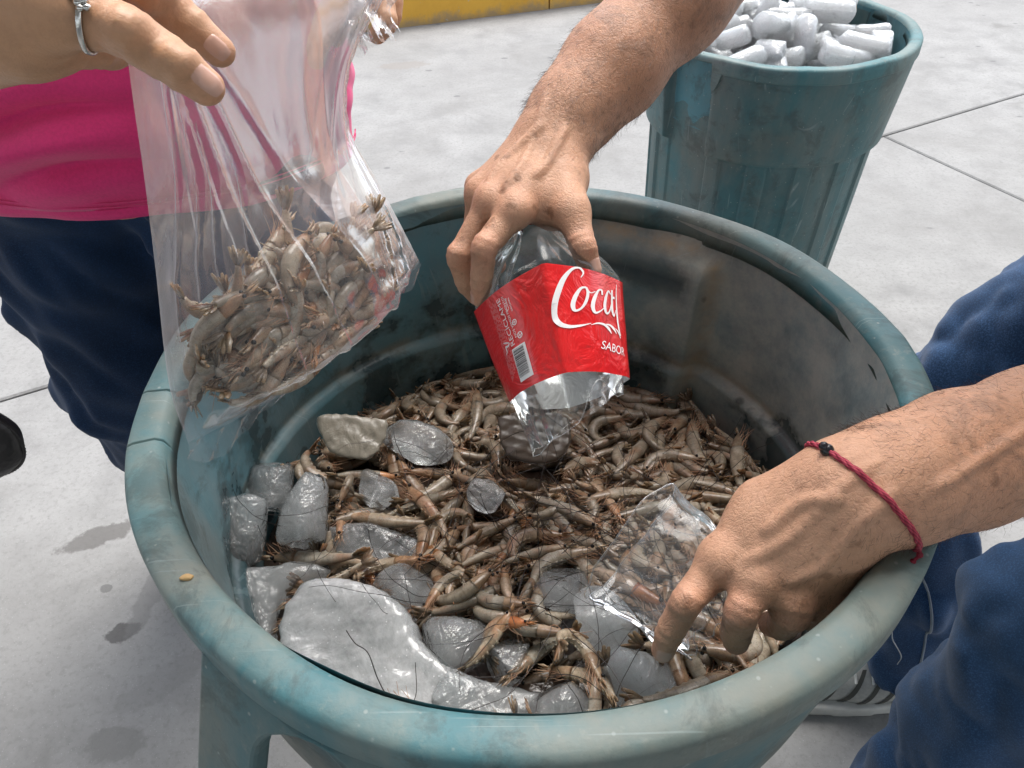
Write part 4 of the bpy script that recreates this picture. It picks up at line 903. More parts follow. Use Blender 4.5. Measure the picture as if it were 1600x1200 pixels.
b = MB(); add_sdf(b, hair_f(HD+[-.012, 0, .03], .104, (unit([.75, 0, .66]), -.005)), HD-.14, HD+.15, .008); b.build('hair', m_plain('black_hair', (.02, .015, .012), .5, scale=80, bump=.6), man)
# red thread bracelet
ax = unit(W2-arm_l[4]); Cb = at(1337, 762, .474); bdir = unit(at(1398, 836, .47)-at(1272, 688, .455)); nb = unit(np.cross(bdir, FW)); nb = nb*np.sign(nb@ax)
u1 = unit(np.cross(nb, FW)); u2 = np.cross(nb, u1); aa_ = np.linspace(0, 2*np.pi, 72, endpoint=False)[:, None]; D_ = u1*np.cos(aa_)+u2*np.sin(aa_); P = march_many(lh.f, np.tile(Cb, (72, 1)), D_, .09)+D_*.0008
P = np.array(P); P = np.vstack([P, P[:2]])
mred = NT('red_thread'); mred = mred.done(mred.bsdf(Base_Color=mred.mix(mred.ramp(mred.n('TexWave', {'bands_direction': 'DIAGONAL'}, Vector=mred.obj(), Scale=260., Distortion=1.).outputs['Fac'], (.3, 0.), (.7, 1.)), (.42, .045, .075), (.22, .012, .035)), Roughness=.75, Normal=mred.bump(mred.noise(700), .4, .0006)))
T, N, B = frames(P); b = MB()
for ph in (0, 2.1, 4.2):
    tw = np.arange(len(P))*.75+ph; Q = P+.00095*(np.cos(tw)[:, None]*N+np.sin(tw)[:, None]*B); V, Fc = tube(Q, .00125, 6); b.add(V, Fc)
br = b.build('bracelet', mred, man); tag(br, 'twisted red thread bracelet with a dark bead')
tb = P[np.argmin([np.linalg.norm(p-at(1276, 688, .455)) for p in P])]
V, Fc = ball(tb, .0042, 12, 8); b2 = MB(); b2.add(V, Fc, 0)
V, Fc = ball(tb+bdir*.003, .0030, 10, 6); b2.add(V, Fc, 1); V, Fc = ball(tb-bdir*.0035, .0030, 10, 6); b2.add(V, Fc, 0)
b2.build('bead', [m_plain('black_bead', (.015, .015, .018), .25), m_plain('steel_bead', (.5, .5, .5), .3, 1.)], br)
te = P[np.argmin([np.linalg.norm(p-at(1397, 838, .468)) for p in P])]; b3 = MB()
dn = unit(at(1384, 886, .475)-at(1397, 840, .468)); pts = [te, te+dn*.005+RT*.002, te+dn*.010-RT*.001, te+dn*.016+RT*.0005, te+dn*.021-RT*.002]
V, Fc = tube(spline(pts, 16), .0011, 6); b3.add(V, Fc)
for i, q in enumerate(pts): V, Fc = ball(q, .0021+.0003*(i == 4), 8, 6); b3.add(V, Fc)
b3.build('tassel', m_plain('dark_red_thread', (.20, .008, .025), .8), br)
# shoe
sx, sy = .60, .60
def shoe_f(P, grow=0.):
    d = smin(cap_d(P, (sx+.05, sy, .06), (sx-.06, sy-.005, .045), .045+grow, .040+grow), cap_d(P, (sx-.04, sy-.003, .04), (sx-.155, sy-.012, .030), .040+grow, .030+grow), .03)
    d = smin(d, cap_d(P, (sx+.04, sy, .06), (sx+.03, sy, .12), .042+grow, .042+grow), .02)
    return np.maximum(d, .022-P[:, 2])
def sole_f(P):
    a = np.asarray((sx+.07, sy), np.float32); c = np.asarray((sx-.155, sy-.012), np.float32); t = np.clip(((P[:, :2]-a)@(c-a))/((c-a)@(c-a)), 0, 1)
    r = .040+.012*np.sin(t*3.0-.2)-.004*t; d = np.sqrt(((P[:, :2]-a-t[:, None]*(c-a))**2).sum(1))-r; e = np.abs(P[:, 2]-.013)-.013
    return np.maximum(d, e)
def make_shoe(dx, dy):
    b = MB(); b.add(*(lambda V, Fc: (V+[dx, dy, 0], Fc))(*surface_nets(shoe_f, (sx-.24, sy-.08, 0), (sx+.13, sy+.08, .2), .004))); sh = b.build('shoe', m_plain('grey_mesh_fabric', (.40, .40, .37), .85, scale=200, bump=.4), man); tag(sh, 'pale grey trainer with dark slanted stripes')
    b = MB(); b.add(*(lambda V, Fc: (V+[dx, dy, 0], Fc))(*surface_nets(sole_f, (sx-.24, sy-.08, -.004), (sx+.13, sy+.08, .04), .004))); b.build('sole', m_plain('white_rubber', (.62, .62, .58), .6), sh)
    ms = m_plain('dark_stripe', (.075, .075, .065), .8)
    for k in range(5):
        V = []; x = sx-.125+k*.028
        for i in range(9):
            s = i/8; o = np.array([x+.030*s-.004, sy-.006, .030+.010*s]); ang_ = -.15+1.35*s
            for e in (-.0048, .0048): V.append(march(lambda P: shoe_f(P, .0012), o+[e*(1-.4*s), 0, 0], (0, -math.cos(ang_), math.sin(ang_)), .09)+np.array([dx, dy, 0]))
        mesh('stripe', V, grid_faces(9, 2), ms, sh)
    for k in range(4):
        V = []
        for i in range(9): ang_ = -.9+1.8*i/8; V.append(march(lambda P: shoe_f(P, .002), (sx-.085+k*.024, sy-.006, .045), (0, math.sin(ang_), math.cos(ang_)), .09)+np.array([dx, dy, 0]))
        V, Fc = tube(V, .0022, 5); mesh('lace', V, Fc, m_plain('lace', (.6, .6, .56), .8) if 'lace' not in bpy.data.materials else bpy.data.materials['lace'], sh)
make_shoe(0, 0); make_shoe(-.10, -.22)

# ---------------------------------------------------------------- the woman
wom = thing('person', (-.44, .88, 0), 'person in pink shirt and navy jeans holding the plastic bag open', 'person')
wr = Body(); wA = [np.array([-.60, .82, 1.26]), np.array([-.50, .60, 1.06]), at(-330, -10, .40), at(-110, -5, .335), at(20, 12, .318)]
wr.limb(wA, [.048, .042, .036, .030, .028], .03)
m1 = at(72, 8, .306); wr.limb([at(-60, 5, .325), m1], [.024, .0142], .014); wr.limb([at(-60, 30, .335), at(40, 48, .322)], [.024, .0145], .014); wr.limb([at(-60, 45, .345), at(10, 52, .34)], [.022, .0125], .014)
wr.limb([at(-40, -40, .33), at(90, -50, .335)], [.022, .014], .014)
wr.finger([m1, at(192, 47, .312), at(274, 100, .320), at(322, 136, .326)], [.0128, .0108, .0094, .0078])
wr.finger([at(90, -50, .335), at(215, -28, .348), at(290, 34, .356), at(343, 80, .362)], [.0125, .0105, .0090, .0074])
wr.finger([at(40, 46, .322), at(138, 66, .334), at(172, 74, .352), at(150, 78, .366)], [.0125, .0108, .0095, .0085])
wr.finger([at(10, 50, .34), at(90, 74, .352), at(110, 80, .366)], [.0115, .0100, .0090])
wr.finger([at(-20, -60, .34), at(150, -70, .335), at(245, -10, .345)], [.015, .0125, .0095])
wr.knob(at(190, 42, .303), .0088, .006); wr.knob(at(274, 96, .3125), .0070, .005)
wl = Body(); wB = [np.array([-.27, .84, 1.26]), np.array([-.16, .86, 1.04]), np.array([-.125, .70, 1.045])]
wl.limb(wB, [.048, .042, .030], .03); w2 = wB[-1]
for (mpx, fp) in (((540, -20, .635), [(510, 30, .615), (497, 72, .605), (495, 94, .603)]), ((575, -25, .645), [(598, 5, .62), (604, 35, .615), (590, 55, .62)]), ((600, -25, .66), [(612, 0, .64), (610, 28, .64), (596, 45, .645)]), ((560, -30, .65), [(540, 10, .65), (530, 40, .65), (525, 60, .65)])):
    wl.limb([w2, at(*mpx)], [.022, .013], .014); wl.finger([at(*mpx)]+[at(*q) for q in fp], [.0115, .0100, .0088, .0074])
wt = Body(); WC = np.array([-.44, .89, 0])
wt.limb([WC+[0, 0, .85], WC+[0, 0, 1.22]], [.14, .13], .05); wt.limb([np.array([-.59, .87, 1.27]), np.array([-.29, .87, 1.27])], [.06, .06], .05); wt.limb([WC+[0, 0, 1.25], WC+[0, -.02, 1.40]], [.06, .047], .03)
WH = WC+[.0, -.04, 1.49]; wt.limb([WH, WH+[0, .01, .04]], [.082, .085], .03); wt.limb([WH+[0, -.04, -.045], WH+[0, -.06, -.06]], [.042, .03], .03); wt.knob(WH+[0, -.098, -.015], .013, .018)
mb = MB(); add_sdf(mb, wr.f, *bbox_of(wr.pts(), .055), .0017); add_sdf(mb, wl.f, *bbox_of(wl.pts(), .055), .0028); add_sdf(mb, wt.f, *bbox_of(wt.pts(), .17), .010)
mb.build('body', MK_WOM, wom)
nail_mesh(wr.f, at(321, 132, .3255), at(322, 136, .326)-at(274, 100, .320), -FW+.25*UP, .0125, .0118, 'fingernail', wom)
nail_mesh(wr.f, at(341, 77, .3618), at(343, 80, .362)-at(290, 34, .356), -FW+.1*UP-.2*RT, .011, .0105, 'fingernail', wom)
b = MB(); add_sdf(b, hair_f(WH+[0, .015, .015], .112, (unit([0, .8, .45]), -.02)), WH-.16, WH+.16, .009); b.build('hair', bpy.data.materials['black_hair'], wom)
# silver ring with a small winged ornament
rc = at(140, 34, .3095); axr = unit(at(192, 47, .312)-m1); nr = unit(axr+RT*.0+UP*.15); r1 = unit(np.cross(nr, FW)); r2 = np.cross(nr, r1)
aa_ = np.linspace(0, 2*np.pi, 48, endpoint=False)[:, None]; D_ = r1*np.cos(aa_)+r2*np.sin(aa_); P = march_many(wr.f, np.tile(rc, (48, 1)), D_, .04)+D_*.0006; P = np.vstack([P, P[:1]])
mag = m_plain('silver', (.62, .61, .58), .22, 1., scale=200)
V = []; T, N, B = frames(P); 
for i in range(len(P)):
    o = unit(P[i]-rc)
    for e, h in ((-.0013, 0), (-.0010, .0011), (.0010, .0011), (.0013, 0)): V.append(P[i]+nr*e*1.0+o*h)
ring = mesh('ring', V, grid_faces(len(P), 4, cv=True), mag, wom); tag(ring, 'silver finger ring with a small winged heart')
tp = P[np.argmin([(p-CAM)@FW for p in P])]; orn = MB(); oc_ = tp-FW*.001
q0 = at(128, 46, .297)
for (dx, dy, r) in ((0, 0, .0022), (.0022, .0006, .0020), (-.0028, .0022, .0018), (-.0044, .0040, .0015), (.0034, -.0020, .0017), (.0008, -.0022, .0018)):
    V, Fc = ball(tp-FW*.0008+RT*dx+UP*dy, (r, r, r*.8), 8, 6); orn.add(V, Fc)
orn.build('ornament', mag, ring)
# shirt and jeans
def m_shirt():
    t = NT('raspberry_jersey'); f = t.noise(320, 4, .7)
    c = t.mix(t.ramp(f, (.4, 0.), (.7, 1.)), (.78, .035, .200), (.66, .028, .160)); c = t.mix(t.ramp(t.noise(5), (.4, 0.), (.7, .4)), c, (.84, .05, .24))
    return t.done(t.bsdf(Base_Color=c, Roughness=.85, Normal=t.bump(f, .25, .0006), **{'Sheen_Weight': .2}))
zs = np.concatenate([np.linspace(.785, 1.30, 190)]); aa = np.linspace(0, 2*np.pi, 120, endpoint=False); V = []
MSH = m_shirt()
def shirt_r(a, z):
    hx = np.interp(z, [.78, .86, 1.0, 1.12, 1.22, 1.27, 1.30], [.250, .262, .255, .235, .215, .15, .07]); hy = np.interp(z, [.78, .86, 1.0, 1.12, 1.22, 1.30], [.168, .172, .165, .16, .12, .06])
    return hx, hy
for z in zs:
    for a in aa:
        hx, hy = shirt_r(a, z); p3 = np.array([[math.cos(a)*.25, math.sin(a)*.2, z]])
        fo = .032*abs(math.sin((z+.030*math.sin(a*2+.6)+.012*math.sin(5*a))*math.pi/.055))**.9*math.exp(-((z-.885)/.060)**2)*(.10+.90*sstep(.45, -.05, math.cos(a)))
        fo += .004*snoise(p3*np.array([1, 1, 2.2]), 6, 2)[0]+.003*math.sin(9*a+20*z)*math.exp(-((z-.80)/.05)**2)
        if z < .79: fo -= .002
        V.append((WC[0]+(hx+fo)*math.cos(a), WC[1]+(hy+fo)*math.sin(a), z+.004*math.sin(3*a)*(z < .80)))
V = np.array(V); n = len(aa); nz = len(zs); inner = V.reshape(nz, n, 3)[:2][::-1].copy(); inner[:, :, :2] = WC[:2]+(inner[:, :, :2]-WC[:2])*.985
hem = np.concatenate([inner.reshape(-1, 3), V]); Fc = [f for f in grid_faces(nz+2, n, cv=True)]
so_ = mesh('shirt', hem, [f[::-1] for f in Fc], MSH, wom); fix_normals(so_)
for zz, off in ((.806, .0012), (.811, .0012)):
    P = [np.array([WC[0]+(shirt_r(a, zz)[0]+.0045+.003*math.sin(9*a+20*zz)*math.exp(-((zz-.80)/.05)**2))*math.cos(a), WC[1]+(shirt_r(a, zz)[1]+.0045)*math.sin(a), zz]) for a in np.linspace(math.pi, 2*math.pi, 90)]
    V, Fc = tube(P, .0007, 4); mesh('hem_stitch', V, Fc, MSH, so_)
b = MB()
for sgn, pts, rad in ((-1, wA, .060), (1, wB, .060)):
    P = [np.array(pts[0]), np.array(pts[0])*.45+np.array(pts[1])*.55]; V, Fc = surface_nets(lambda Q: cap_d(Q, P[0], P[1], .068, .060)+snoise(Q, 8, 3)*.003, *bbox_of(P, .09), .009); b.add(V, Fc)
b.build('sleeves', MSH, wom)
wR = [np.array(p) for p in ((-.550, .885, .80), (-.570, .88, .45), (-.555, .91, .08))]; wL = [np.array(p) for p in ((-.340, .885, .80), (-.35, .90, .45), (-.34, .93, .08))]
wjf = legs_f([(wR, [.126, .098, .075]), (wL, [.126, .100, .075])], [((-.53, .89, .86), (-.35, .89, .86), .14, .14)], 31)
b = MB(); add_sdf(b, wjf, np.array([-.74, .70, .045]), np.array([-.15, 1.08, 1.02]), .008); wj = b.build('jeans', MD_W, wom)
for cx_ in (-.555, -.32):
    b = MB(); V, Fc = surface_nets(lambda P: np.maximum(cap_d(P, (cx_, .93, .045), (cx_, .78, .03), .045, .038), -P[:, 2]), (cx_-.08, .70, -.01), (cx_+.08, 1.0, .12), .007); b.add(V, Fc); b.build('shoe', m_plain('black_canvas', (.02, .02, .022), .8) if 'black_canvas' not in bpy.data.materials else bpy.data.materials['black_canvas'], wom)

# black leather bag at her side
def m_leather():
    t = NT('black_leather'); b = t.bump(t.vor(140), .4, .0015); return t.done(t.bsdf(Base_Color=t.mix(t.noise(12), (.014, .012, .012), (.03, .026, .025)), Roughness=.42, Normal=t.bump(t.noise(18), .4, .006, b)))
lc = at(-62, 690, .86); hb = thing('handbag', lc, 'black leather bag with a ribbed seam hanging at the left edge beside the pink shirt', 'bag'); ML = m_leather()
def bag_f(P):
    q = P-lc.astype(np.float32); x, y, z = q[:, 0], q[:, 1], q[:, 2]; k = 1+.12*np.cos(np.arctan2(z, x)*46)*np.exp(-(y/.012)**2)*.06
    return (np.sqrt((x/.066)**2+(y/.036)**2+(z/.058)**2)-k)*.042+snoise(P, 12, 6)*.0018
b = MB(); add_sdf(b, bag_f, lc-.09, lc+.09, .0035); b.build('body', ML, hb)
P = spline([lc+[.028, 0, .045], lc+[-.0, .01, .2], lc+[-.02, .06, .42], lc+[-.0, .12, .66], lc+[.05, .22, .74]], 24); V, Fc = tube(P, .006, 6); mesh('strap', V, Fc, ML, hb)
P = [lc+np.array([.0655*math.cos(a), 0, .0575*math.sin(a)])*1.015 for a in np.linspace(-1.9, 1.9, 90)]; P = [p*(1) for p in P]; V, Fc = tube(P, np.array([.0020+.0008*(i % 2) for i in range(90)]), 6); mesh('piping', V, Fc, ML, hb)

# ================================================================== clear plastic things
def m_pet(name, milk=.03, rough=.06, tint=(.93, .95, .95), bs=26, bstr=.5, gain=.9):
    t = NT(name); b = t.bump(t.noise(bs, 3, .6, dist=.8), bstr, .006); fr = t.n('LayerWeight', None, Blend=.28, Normal=b).outputs['Fresnel']
    tr = t.n('BsdfTransparent', None, Color=tint); gl = t.n('BsdfGlossy', None, Color=(1, 1, 1), Roughness=rough, Normal=b)
    m1 = t.n('MixShader', None, Fac=t.math('MULTIPLY', fr, gain), i1=tr.outputs[0], i2=gl.outputs[0])
    df = t.n('BsdfDiffuse', None, Color=(.8, .82, .83)); tl = t.n('BsdfTranslucent', None, Color=(.85, .86, .87)); dd = t.n('MixShader', None, Fac=.5, i1=df.outputs[0], i2=tl.outputs[0])
    fc = t.n('LayerWeight', None, Blend=.4, Normal=b).outputs['Facing']
    mk = t.math('ADD', milk, t.math('MULTIPLY', t.math('POWER', fc, 3.), milk*4))
    return t.done(t.n('MixShader', None, Fac=mk, i1=m1.outputs[0], i2=dd.outputs[0]))
# ---------------------------------------------------------------- the cut bottle used as a scoop
BA, BB = at(829, 338, .652), at(903, 690, .588); bax = unit(BB-BA); BL = np.linalg.norm(BB-BA)
e2 = unit(-(FW-bax*(FW@bax))); e1 = np.cross(bax, e2); e1 = e1*np.sign(e1@RT); PH0 = R_(92)
def b_rad(ph, b):
    r = np.interp(b, [0, .05, .10, .16, .22, .29, .36, .77, .82, .90, 1.0, 1.1], [.014, .015, .021, .034, .044, .0505, .0535, .0425, .0405, .0385, .036, .034])
    q = ((ph-PH0) % (math.pi/2))-math.pi/4; dia = math.cos(math.pi/4)/np.cos(q)*1.24
    w_ = np.interp(b, [0, .18, .38, .60, .80, 1.], [0, .05, .66, .58, .36, .3]); return r*((1-w_)+w_*dia)
def b_pt(ph, b, off=0.):
    ph, b = np.broadcast_arrays(np.asarray(ph, float), np.asarray(b, float)); r = b_rad(ph, b)+off
    d0 = np.stack([np.cos(ph)*1., np.sin(ph), b*2.2], -1); cr_ = np.clip((.36-b)/.2, 0, 1)+np.clip((b-.78)/.15, 0, 1)
    r = r+.0035*cr_*snoise(d0, 1.1, 41)*np.clip(b*6, 0, 1)
    return BA+(b*BL)[..., None]*bax+r[..., None]*(np.cos(ph)[..., None]*e1+np.sin(ph)[..., None]*e2)
bottle = thing('cut_bottle', (BA+BB)/2, 'clear plastic bottle with red label, cut off as a scoop, gripped over the shrimp', 'bottle')
MPET = m_pet('clear_bottle_plastic', bs=16, bstr=.28)
nph = 96; phs = np.linspace(0, 2*math.pi, nph, endpoint=False); nb_ = 64; V = []
def b_end(p): return .93+.10*math.cos(p-R_(150))-.09*math.exp(-((((p-R_(58)+math.pi) % (2*math.pi))-math.pi)/.38)**2)+.010*math.sin(5*p)+.0015*math.sin(17*p+1)
for p in phs: V.append(b_pt(p, np.linspace(.0, 1, nb_)*b_end(p)))
V = np.concatenate(V); mesh('body', V, grid_faces(nph, nb_, cu=True), MPET, bottle)
rimP = np.array([b_pt(p, b_end(p)) for p in phs]+[b_pt(phs[0], b_end(phs[0]))]); Vv, Fc = tube(rimP, .00035, 5); mesh('cut_edge', Vv, Fc, m_pet('cut_edge_plastic', .14, .15), bottle)
cc = [b_pt(p, .0) for p in phs[::4]]; ct = [x-bax*.012 for x in cc]; n4 = len(cc)
mesh('cap', cc+ct+[BA-bax*.012], [(i, (i+1) % n4, n4+(i+1) % n4, n4+i) for i in range(n4)]+[(n4+i, n4+(i+1) % n4, 2*n4) for i in range(n4)], m_plain('red_cap', (.45, .02, .02), .4), bottle)
t = NT('red_label'); bmp = t.bump(t.noise(26, 4, .6, dist=1.4), .65, .006)
geo = t.n('NewGeometry').outputs['Backfacing']
M_RED = t.done(t.bsdf(Base_Color=t.mix(geo, (.66, .012, .014), (.80, .78, .78)), Roughness=.28, Normal=bmp, **{'Coat_Weight': .6, 'Coat_Roughness': .12}))
B0, B1 = .385, .795
def lab_edge(p): return B0+.004*math.sin(3*p), B1+.006*math.sin(2*p+1)+.012*math.exp(-((((p-R_(8)+math.pi) % (2*math.pi))-math.pi)/.3)**2)
def lab_pt(ph, v, off=.0012):
    ph, v = np.broadcast_arrays(np.asarray(ph, float), np.asarray(v, float)); b = B0+(B1-B0)*v
    dphi = ((ph-R_(8)+math.pi) % (2*math.pi))-math.pi; fl = .004*np.exp(-(dphi/.25)**2)*v**2
    # a crumple running down from the front crease
    cd_ = ((ph-PH0+math.pi) % (2*math.pi))-math.pi; dent = -.0012*np.exp(-(((cd_+.05-.35*(v-.3))/.16)**2))*np.exp(-((v-.5)/.25)**2)
    return b_pt(ph, b, 0)+(off+fl+dent)[..., None]*(np.cos(ph)[..., None]*e1+np.sin(ph)[..., None]*e2)
lp = np.unique(np.concatenate([np.linspace(R_(-172), R_(188), 100), R_(99)+np.linspace(-.06, .06, 7)])); lv = np.linspace(0, 1, 26)
V = lab_pt(lp[:, None], lv[None, :]).reshape(-1, 3); label = mesh('label', V, grid_faces(len(lp), 26), M_RED, bottle)
# make the printed side face outwards
def outward(o, c0=BA, axv=bax):
    me = o.data; p = me.polygons[len(me.polygons)//2]; w0 = np.array(p.center)+wloc(o.parent if o.parent else None); r = w0-c0; r = r-axv*(r@axv)
    if np.array(p.normal)@r < 0: me.flip_normals()
outward(label)
QL = [(125, 520), (470, 315), (660, 790), (375, 940)]; QR = [(470, 315), (805, 360), (850, 770), (660, 790)]
def inv_bil(Q, p):
    a, b, c, d = [np.array(x, float) for x in Q]; u = v = .5; p = np.array(p, float)
    for _ in range(30):
        f_ = a*(1-u)*(1-v)+b*u*(1-v)+c*u*v+d*(1-u)*v-p; ju = (b-a)*(1-v)+(c-d)*v; jv = (d-a)*(1-u)+(c-b)*u
        du, dv = np.linalg.solve(np.stack([ju, jv], 1), -f_); u += du; v += dv
    return u, v
def to_lab(panel, P, off):
    out = []
    for p in P:
        u, v = inv_bil(QL if panel == 'L' else QR, p); q_ = math.atan(2*(1-u if panel == 'L' else u)-1)+math.pi/4; ph = PH0+q_*.74 if panel == 'L' else PH0-q_*.86
        out.append(lab_pt(np.array(ph), np.array(np.clip(v, 0, 1)), off))
    return np.array(out)
WHITE = m_plain('white_print', (.82, .80, .80), .32, bump=0); BLACK = m_plain('black_print', (.015, .015, .015), .4, bump=0)
def stroke2d(pts, wd, n=None):
    P = spline(np.array(pts, float), n or len(pts)*6); w_ = np.interp(np.linspace(0, 1, len(P)), np.linspace(0, 1, len(wd)), wd); T = np.gradient(P, axis=0); T /= np.linalg.norm(T, axis=1)[:, None]+1e-9
    N = np.stack([-T[:, 1], T[:, 0]], 1); return np.concatenate([P-N*w_[:, None]/2, P+N*w_[:, None]/2]), [(i, i+1, len(P)+i+1, len(P)+i) for i in range(len(P)-1)]
def print_strokes(name, panel, strokes, off=.0017, mat=WHITE):
    b = MB()
    for k, (pts, wd) in enumerate(strokes): P, Fc = stroke2d(pts, wd); b.add(to_lab(panel, P, off+k*.00003), Fc)
    o = b.build(name, mat, label, smooth=False); outward(o); return o
print_strokes('script_lettering', 'R', [
    ([(626, 380), (632, 358), (614, 338), (588, 345), (566, 385), (556, 440), (554, 500), (566, 552), (594, 584), (630, 596), (664, 590), (694, 577)], [3, 7, 8, 12, 20, 25, 25, 22, 18, 14, 9, 2]),
    ([(652, 422), (634, 428), (622, 462), (620, 500), (632, 526), (650, 516), (661, 484), (662, 446), (652, 422)], [7, 11, 16, 16, 11, 8, 11, 11, 7]), ([(656, 430), (672, 444), (690, 436)], [5, 4, 3]),
    ([(722, 446), (718, 426), (702, 430), (690, 464), (688, 502), (700, 528), (718, 520), (738, 498)], [8, 8, 8, 15, 15, 10, 6, 3]),
    ([(772, 436), (756, 424), (742, 452), (738, 492), (748, 522), (764, 512), (776, 478)], [6, 8, 14, 15, 10, 7, 6]), ([(782, 416), (780, 468), (782, 506), (793, 526), (806, 500)], [12, 14, 14, 8, 3]),
    ([(786, 449), (802, 448)], [10, 10]), ([(826, 388), (819, 420), (815, 470), (815, 520), (821, 570), (832, 606)], [4, 7, 10, 12, 10, 6])])
print_strokes('ribbon_emblem', 'R', [([(694, 584), (716, 573), (742, 574), (764, 588), (778, 606)], [2, 7, 10, 12, 3]), ([(742, 572), (768, 571), (790, 582), (806, 600)], [2, 8, 12, 3]), ([(800, 580), (818, 592), (833, 616)], [2, 8, 4])])
def text_lab(name, panel, txt, S, E, hgt, mat=WHITE, off=.0017, flip=1):
    cu = bpy.data.curves.new('tmp', 'FONT'); cu.body = txt; to = bpy.data.objects.new('tmp', cu); sc.collection.objects.link(to); bpy.context.view_layer.update()
    me = bpy.data.meshes.new_from_object(to.evaluated_get(bpy.context.evaluated_depsgraph_get())); V = np.array([v.co[:2] for v in me.vertices]); Fc = [tuple(p.vertices) for p in me.polygons]; bpy.data.objects.remove(to); bpy.data.curves.remove(cu)
    x0, x1 = V[:, 0].min(), V[:, 0].max(); y0, y1 = 0, .70; S, E = np.array(S, float), np.array(E, float); d = E-S; up = np.array([d[1], -d[0]]); up = up/np.linalg.norm(up)*hgt*flip
    P = S+((V[:, :1]-x0)/(x1-x0))*d+((V[:, 1:]-y0)/(y1-y0))*up
    o = mesh(name, to_lab(panel, P, off), Fc, mat, label, smooth=False); outward(o); return o
text_lab('lettering', 'R', 'SABOR', (740, 680), (852, 688), 36)
text_lab('lettering', 'L', 'RECÍCLAME', (372, 700), (244, 496), 29)
text_lab('lettering', 'L', 'NOS VEMOS PRONTO!', (382, 664), (268, 486), 13)
text_lab('lettering', 'L', 'Coke', (318, 545), (290, 492), 18); text_lab('lettering', 'L', 'ORIGINAL', (340, 548), (306, 488), 9)
fine = []; gq = np.random.default_rng(3)
for k in range(7):     # lines of print too small to read in the photograph: short broken dashes
    a0 = np.array([142+k*13+6, 545-k*5.]); a1 = a0+np.array([212-k*4, 352-k*9.]); s_ = gq.uniform(.0, .05)
    while s_ < .97:
        e_ = min(s_+gq.uniform(.02, .09), .98); fine.append(([tuple(a0+(a1-a0)*s_), tuple(a0+(a1-a0)*(s_*.5+e_*.5)), tuple(a0+(a1-a0)*e_)], [3.2, 3.2, 3.2])); s_ = e_+gq.uniform(.012, .03)
print_strokes('small_print', 'L', fine, .0016, m_plain('pink_print', (.72, .30, .30), .4, bump=0))
cirs = lambda x, y, r: [(x+r*math.cos(a), y+r*math.sin(a)*1.15) for a in np.linspace(0, 6.28, 12)]
print_strokes('recycling_mark', 'L', [(cirs(356, 600, 11), [4]), (cirs(356, 600, 4), [3]), (cirs(396, 655, 12), [4]), ([(388, 648), (404, 664)], [3, 3]), ([(405, 648), (388, 664)], [3, 3]), ([(275, 712), (300, 706), (330, 700), (322, 716), (300, 728), (312, 745), (300, 765)], [3, 9, 5, 10, 12, 8, 2])])
bq = [np.array(p, float) for p in ((350, 730), (427, 684), (500, 826), (428, 871))]
V = to_lab('L', [bq[0]+(bq[1]-bq[0])*i/4+((bq[3]+(bq[2]-bq[3])*i/4)-(bq[0]+(bq[1]-bq[0])*i/4))*j/6 for i in range(5) for j in range(7)], .0016); bc = mesh('barcode', V, grid_faces(5, 7), WHITE, label, smooth=False); outward(bc)
bars = []; y_ = .06
while y_ < .90:
    wv = gq.choice([.010, .018, .028]); lo_, hi_ = (.10, .86)
    p0 = bq[0]+(bq[3]-bq[0])*y_; p1 = bq[1]+(bq[2]-bq[1])*y_; bars.append(([tuple(p0+(p1-p0)*lo_), tuple(p0+(p1-p0)*.5), tuple(p0+(p1-p0)*hi_)], [wv*165]*3)); y_ += wv+gq.choice([.010, .018, .026])
print_strokes('bars', 'L', bars, .0019, BLACK)

# ---------------------------------------------------------------- crumpled clear cup in the other hand
ca, cb = at(985, 842, .575), at(1118, 952, .535); cax = unit(cb-ca); c1 = unit(np.cross(cax, FW)); c2 = np.cross(cax, c1); V = []
for i in range(48):
    p = 2*math.pi*i/48
    for j in range(26):
        s_ = j/25*(1+.07*math.sin(3*p)+.04*math.sin(11*p)) ; r = .047*(1-.22*s_)*(1+.14*math.cos(2*p+.5)); q = ca+(cb-ca)*s_*1.05+r*(math.cos(p)*c1+math.sin(p)*c2*.62)
        V.append(q)
V = np.array(V); V = V+.0040*np.stack([snoise(V, 16, k) for k in (3, 4, 5)], 1)+.0006*np.stack([snoise(V, 40, k) for k in (6, 7, 8)], 1)
cup = mesh('plastic_cup', V-ca, grid_faces(48, 26, cu=True), m_pet('crinkled_plastic', .07, .06, (.88, .90, .92), 14, .35, 1.)); cup.location = Vector(ca)
for j_ in (0, 25): Vv, Fc = tube(np.array([V[i*26+j_] for i in list(range(48))+[0]]), .0007, 5); mesh('rim', Vv, Fc, bpy.data.materials['cut_edge_plastic'], cup)
tag(cup, 'crumpled clear plastic cup held under the hand with the red bracelet', 'cup')

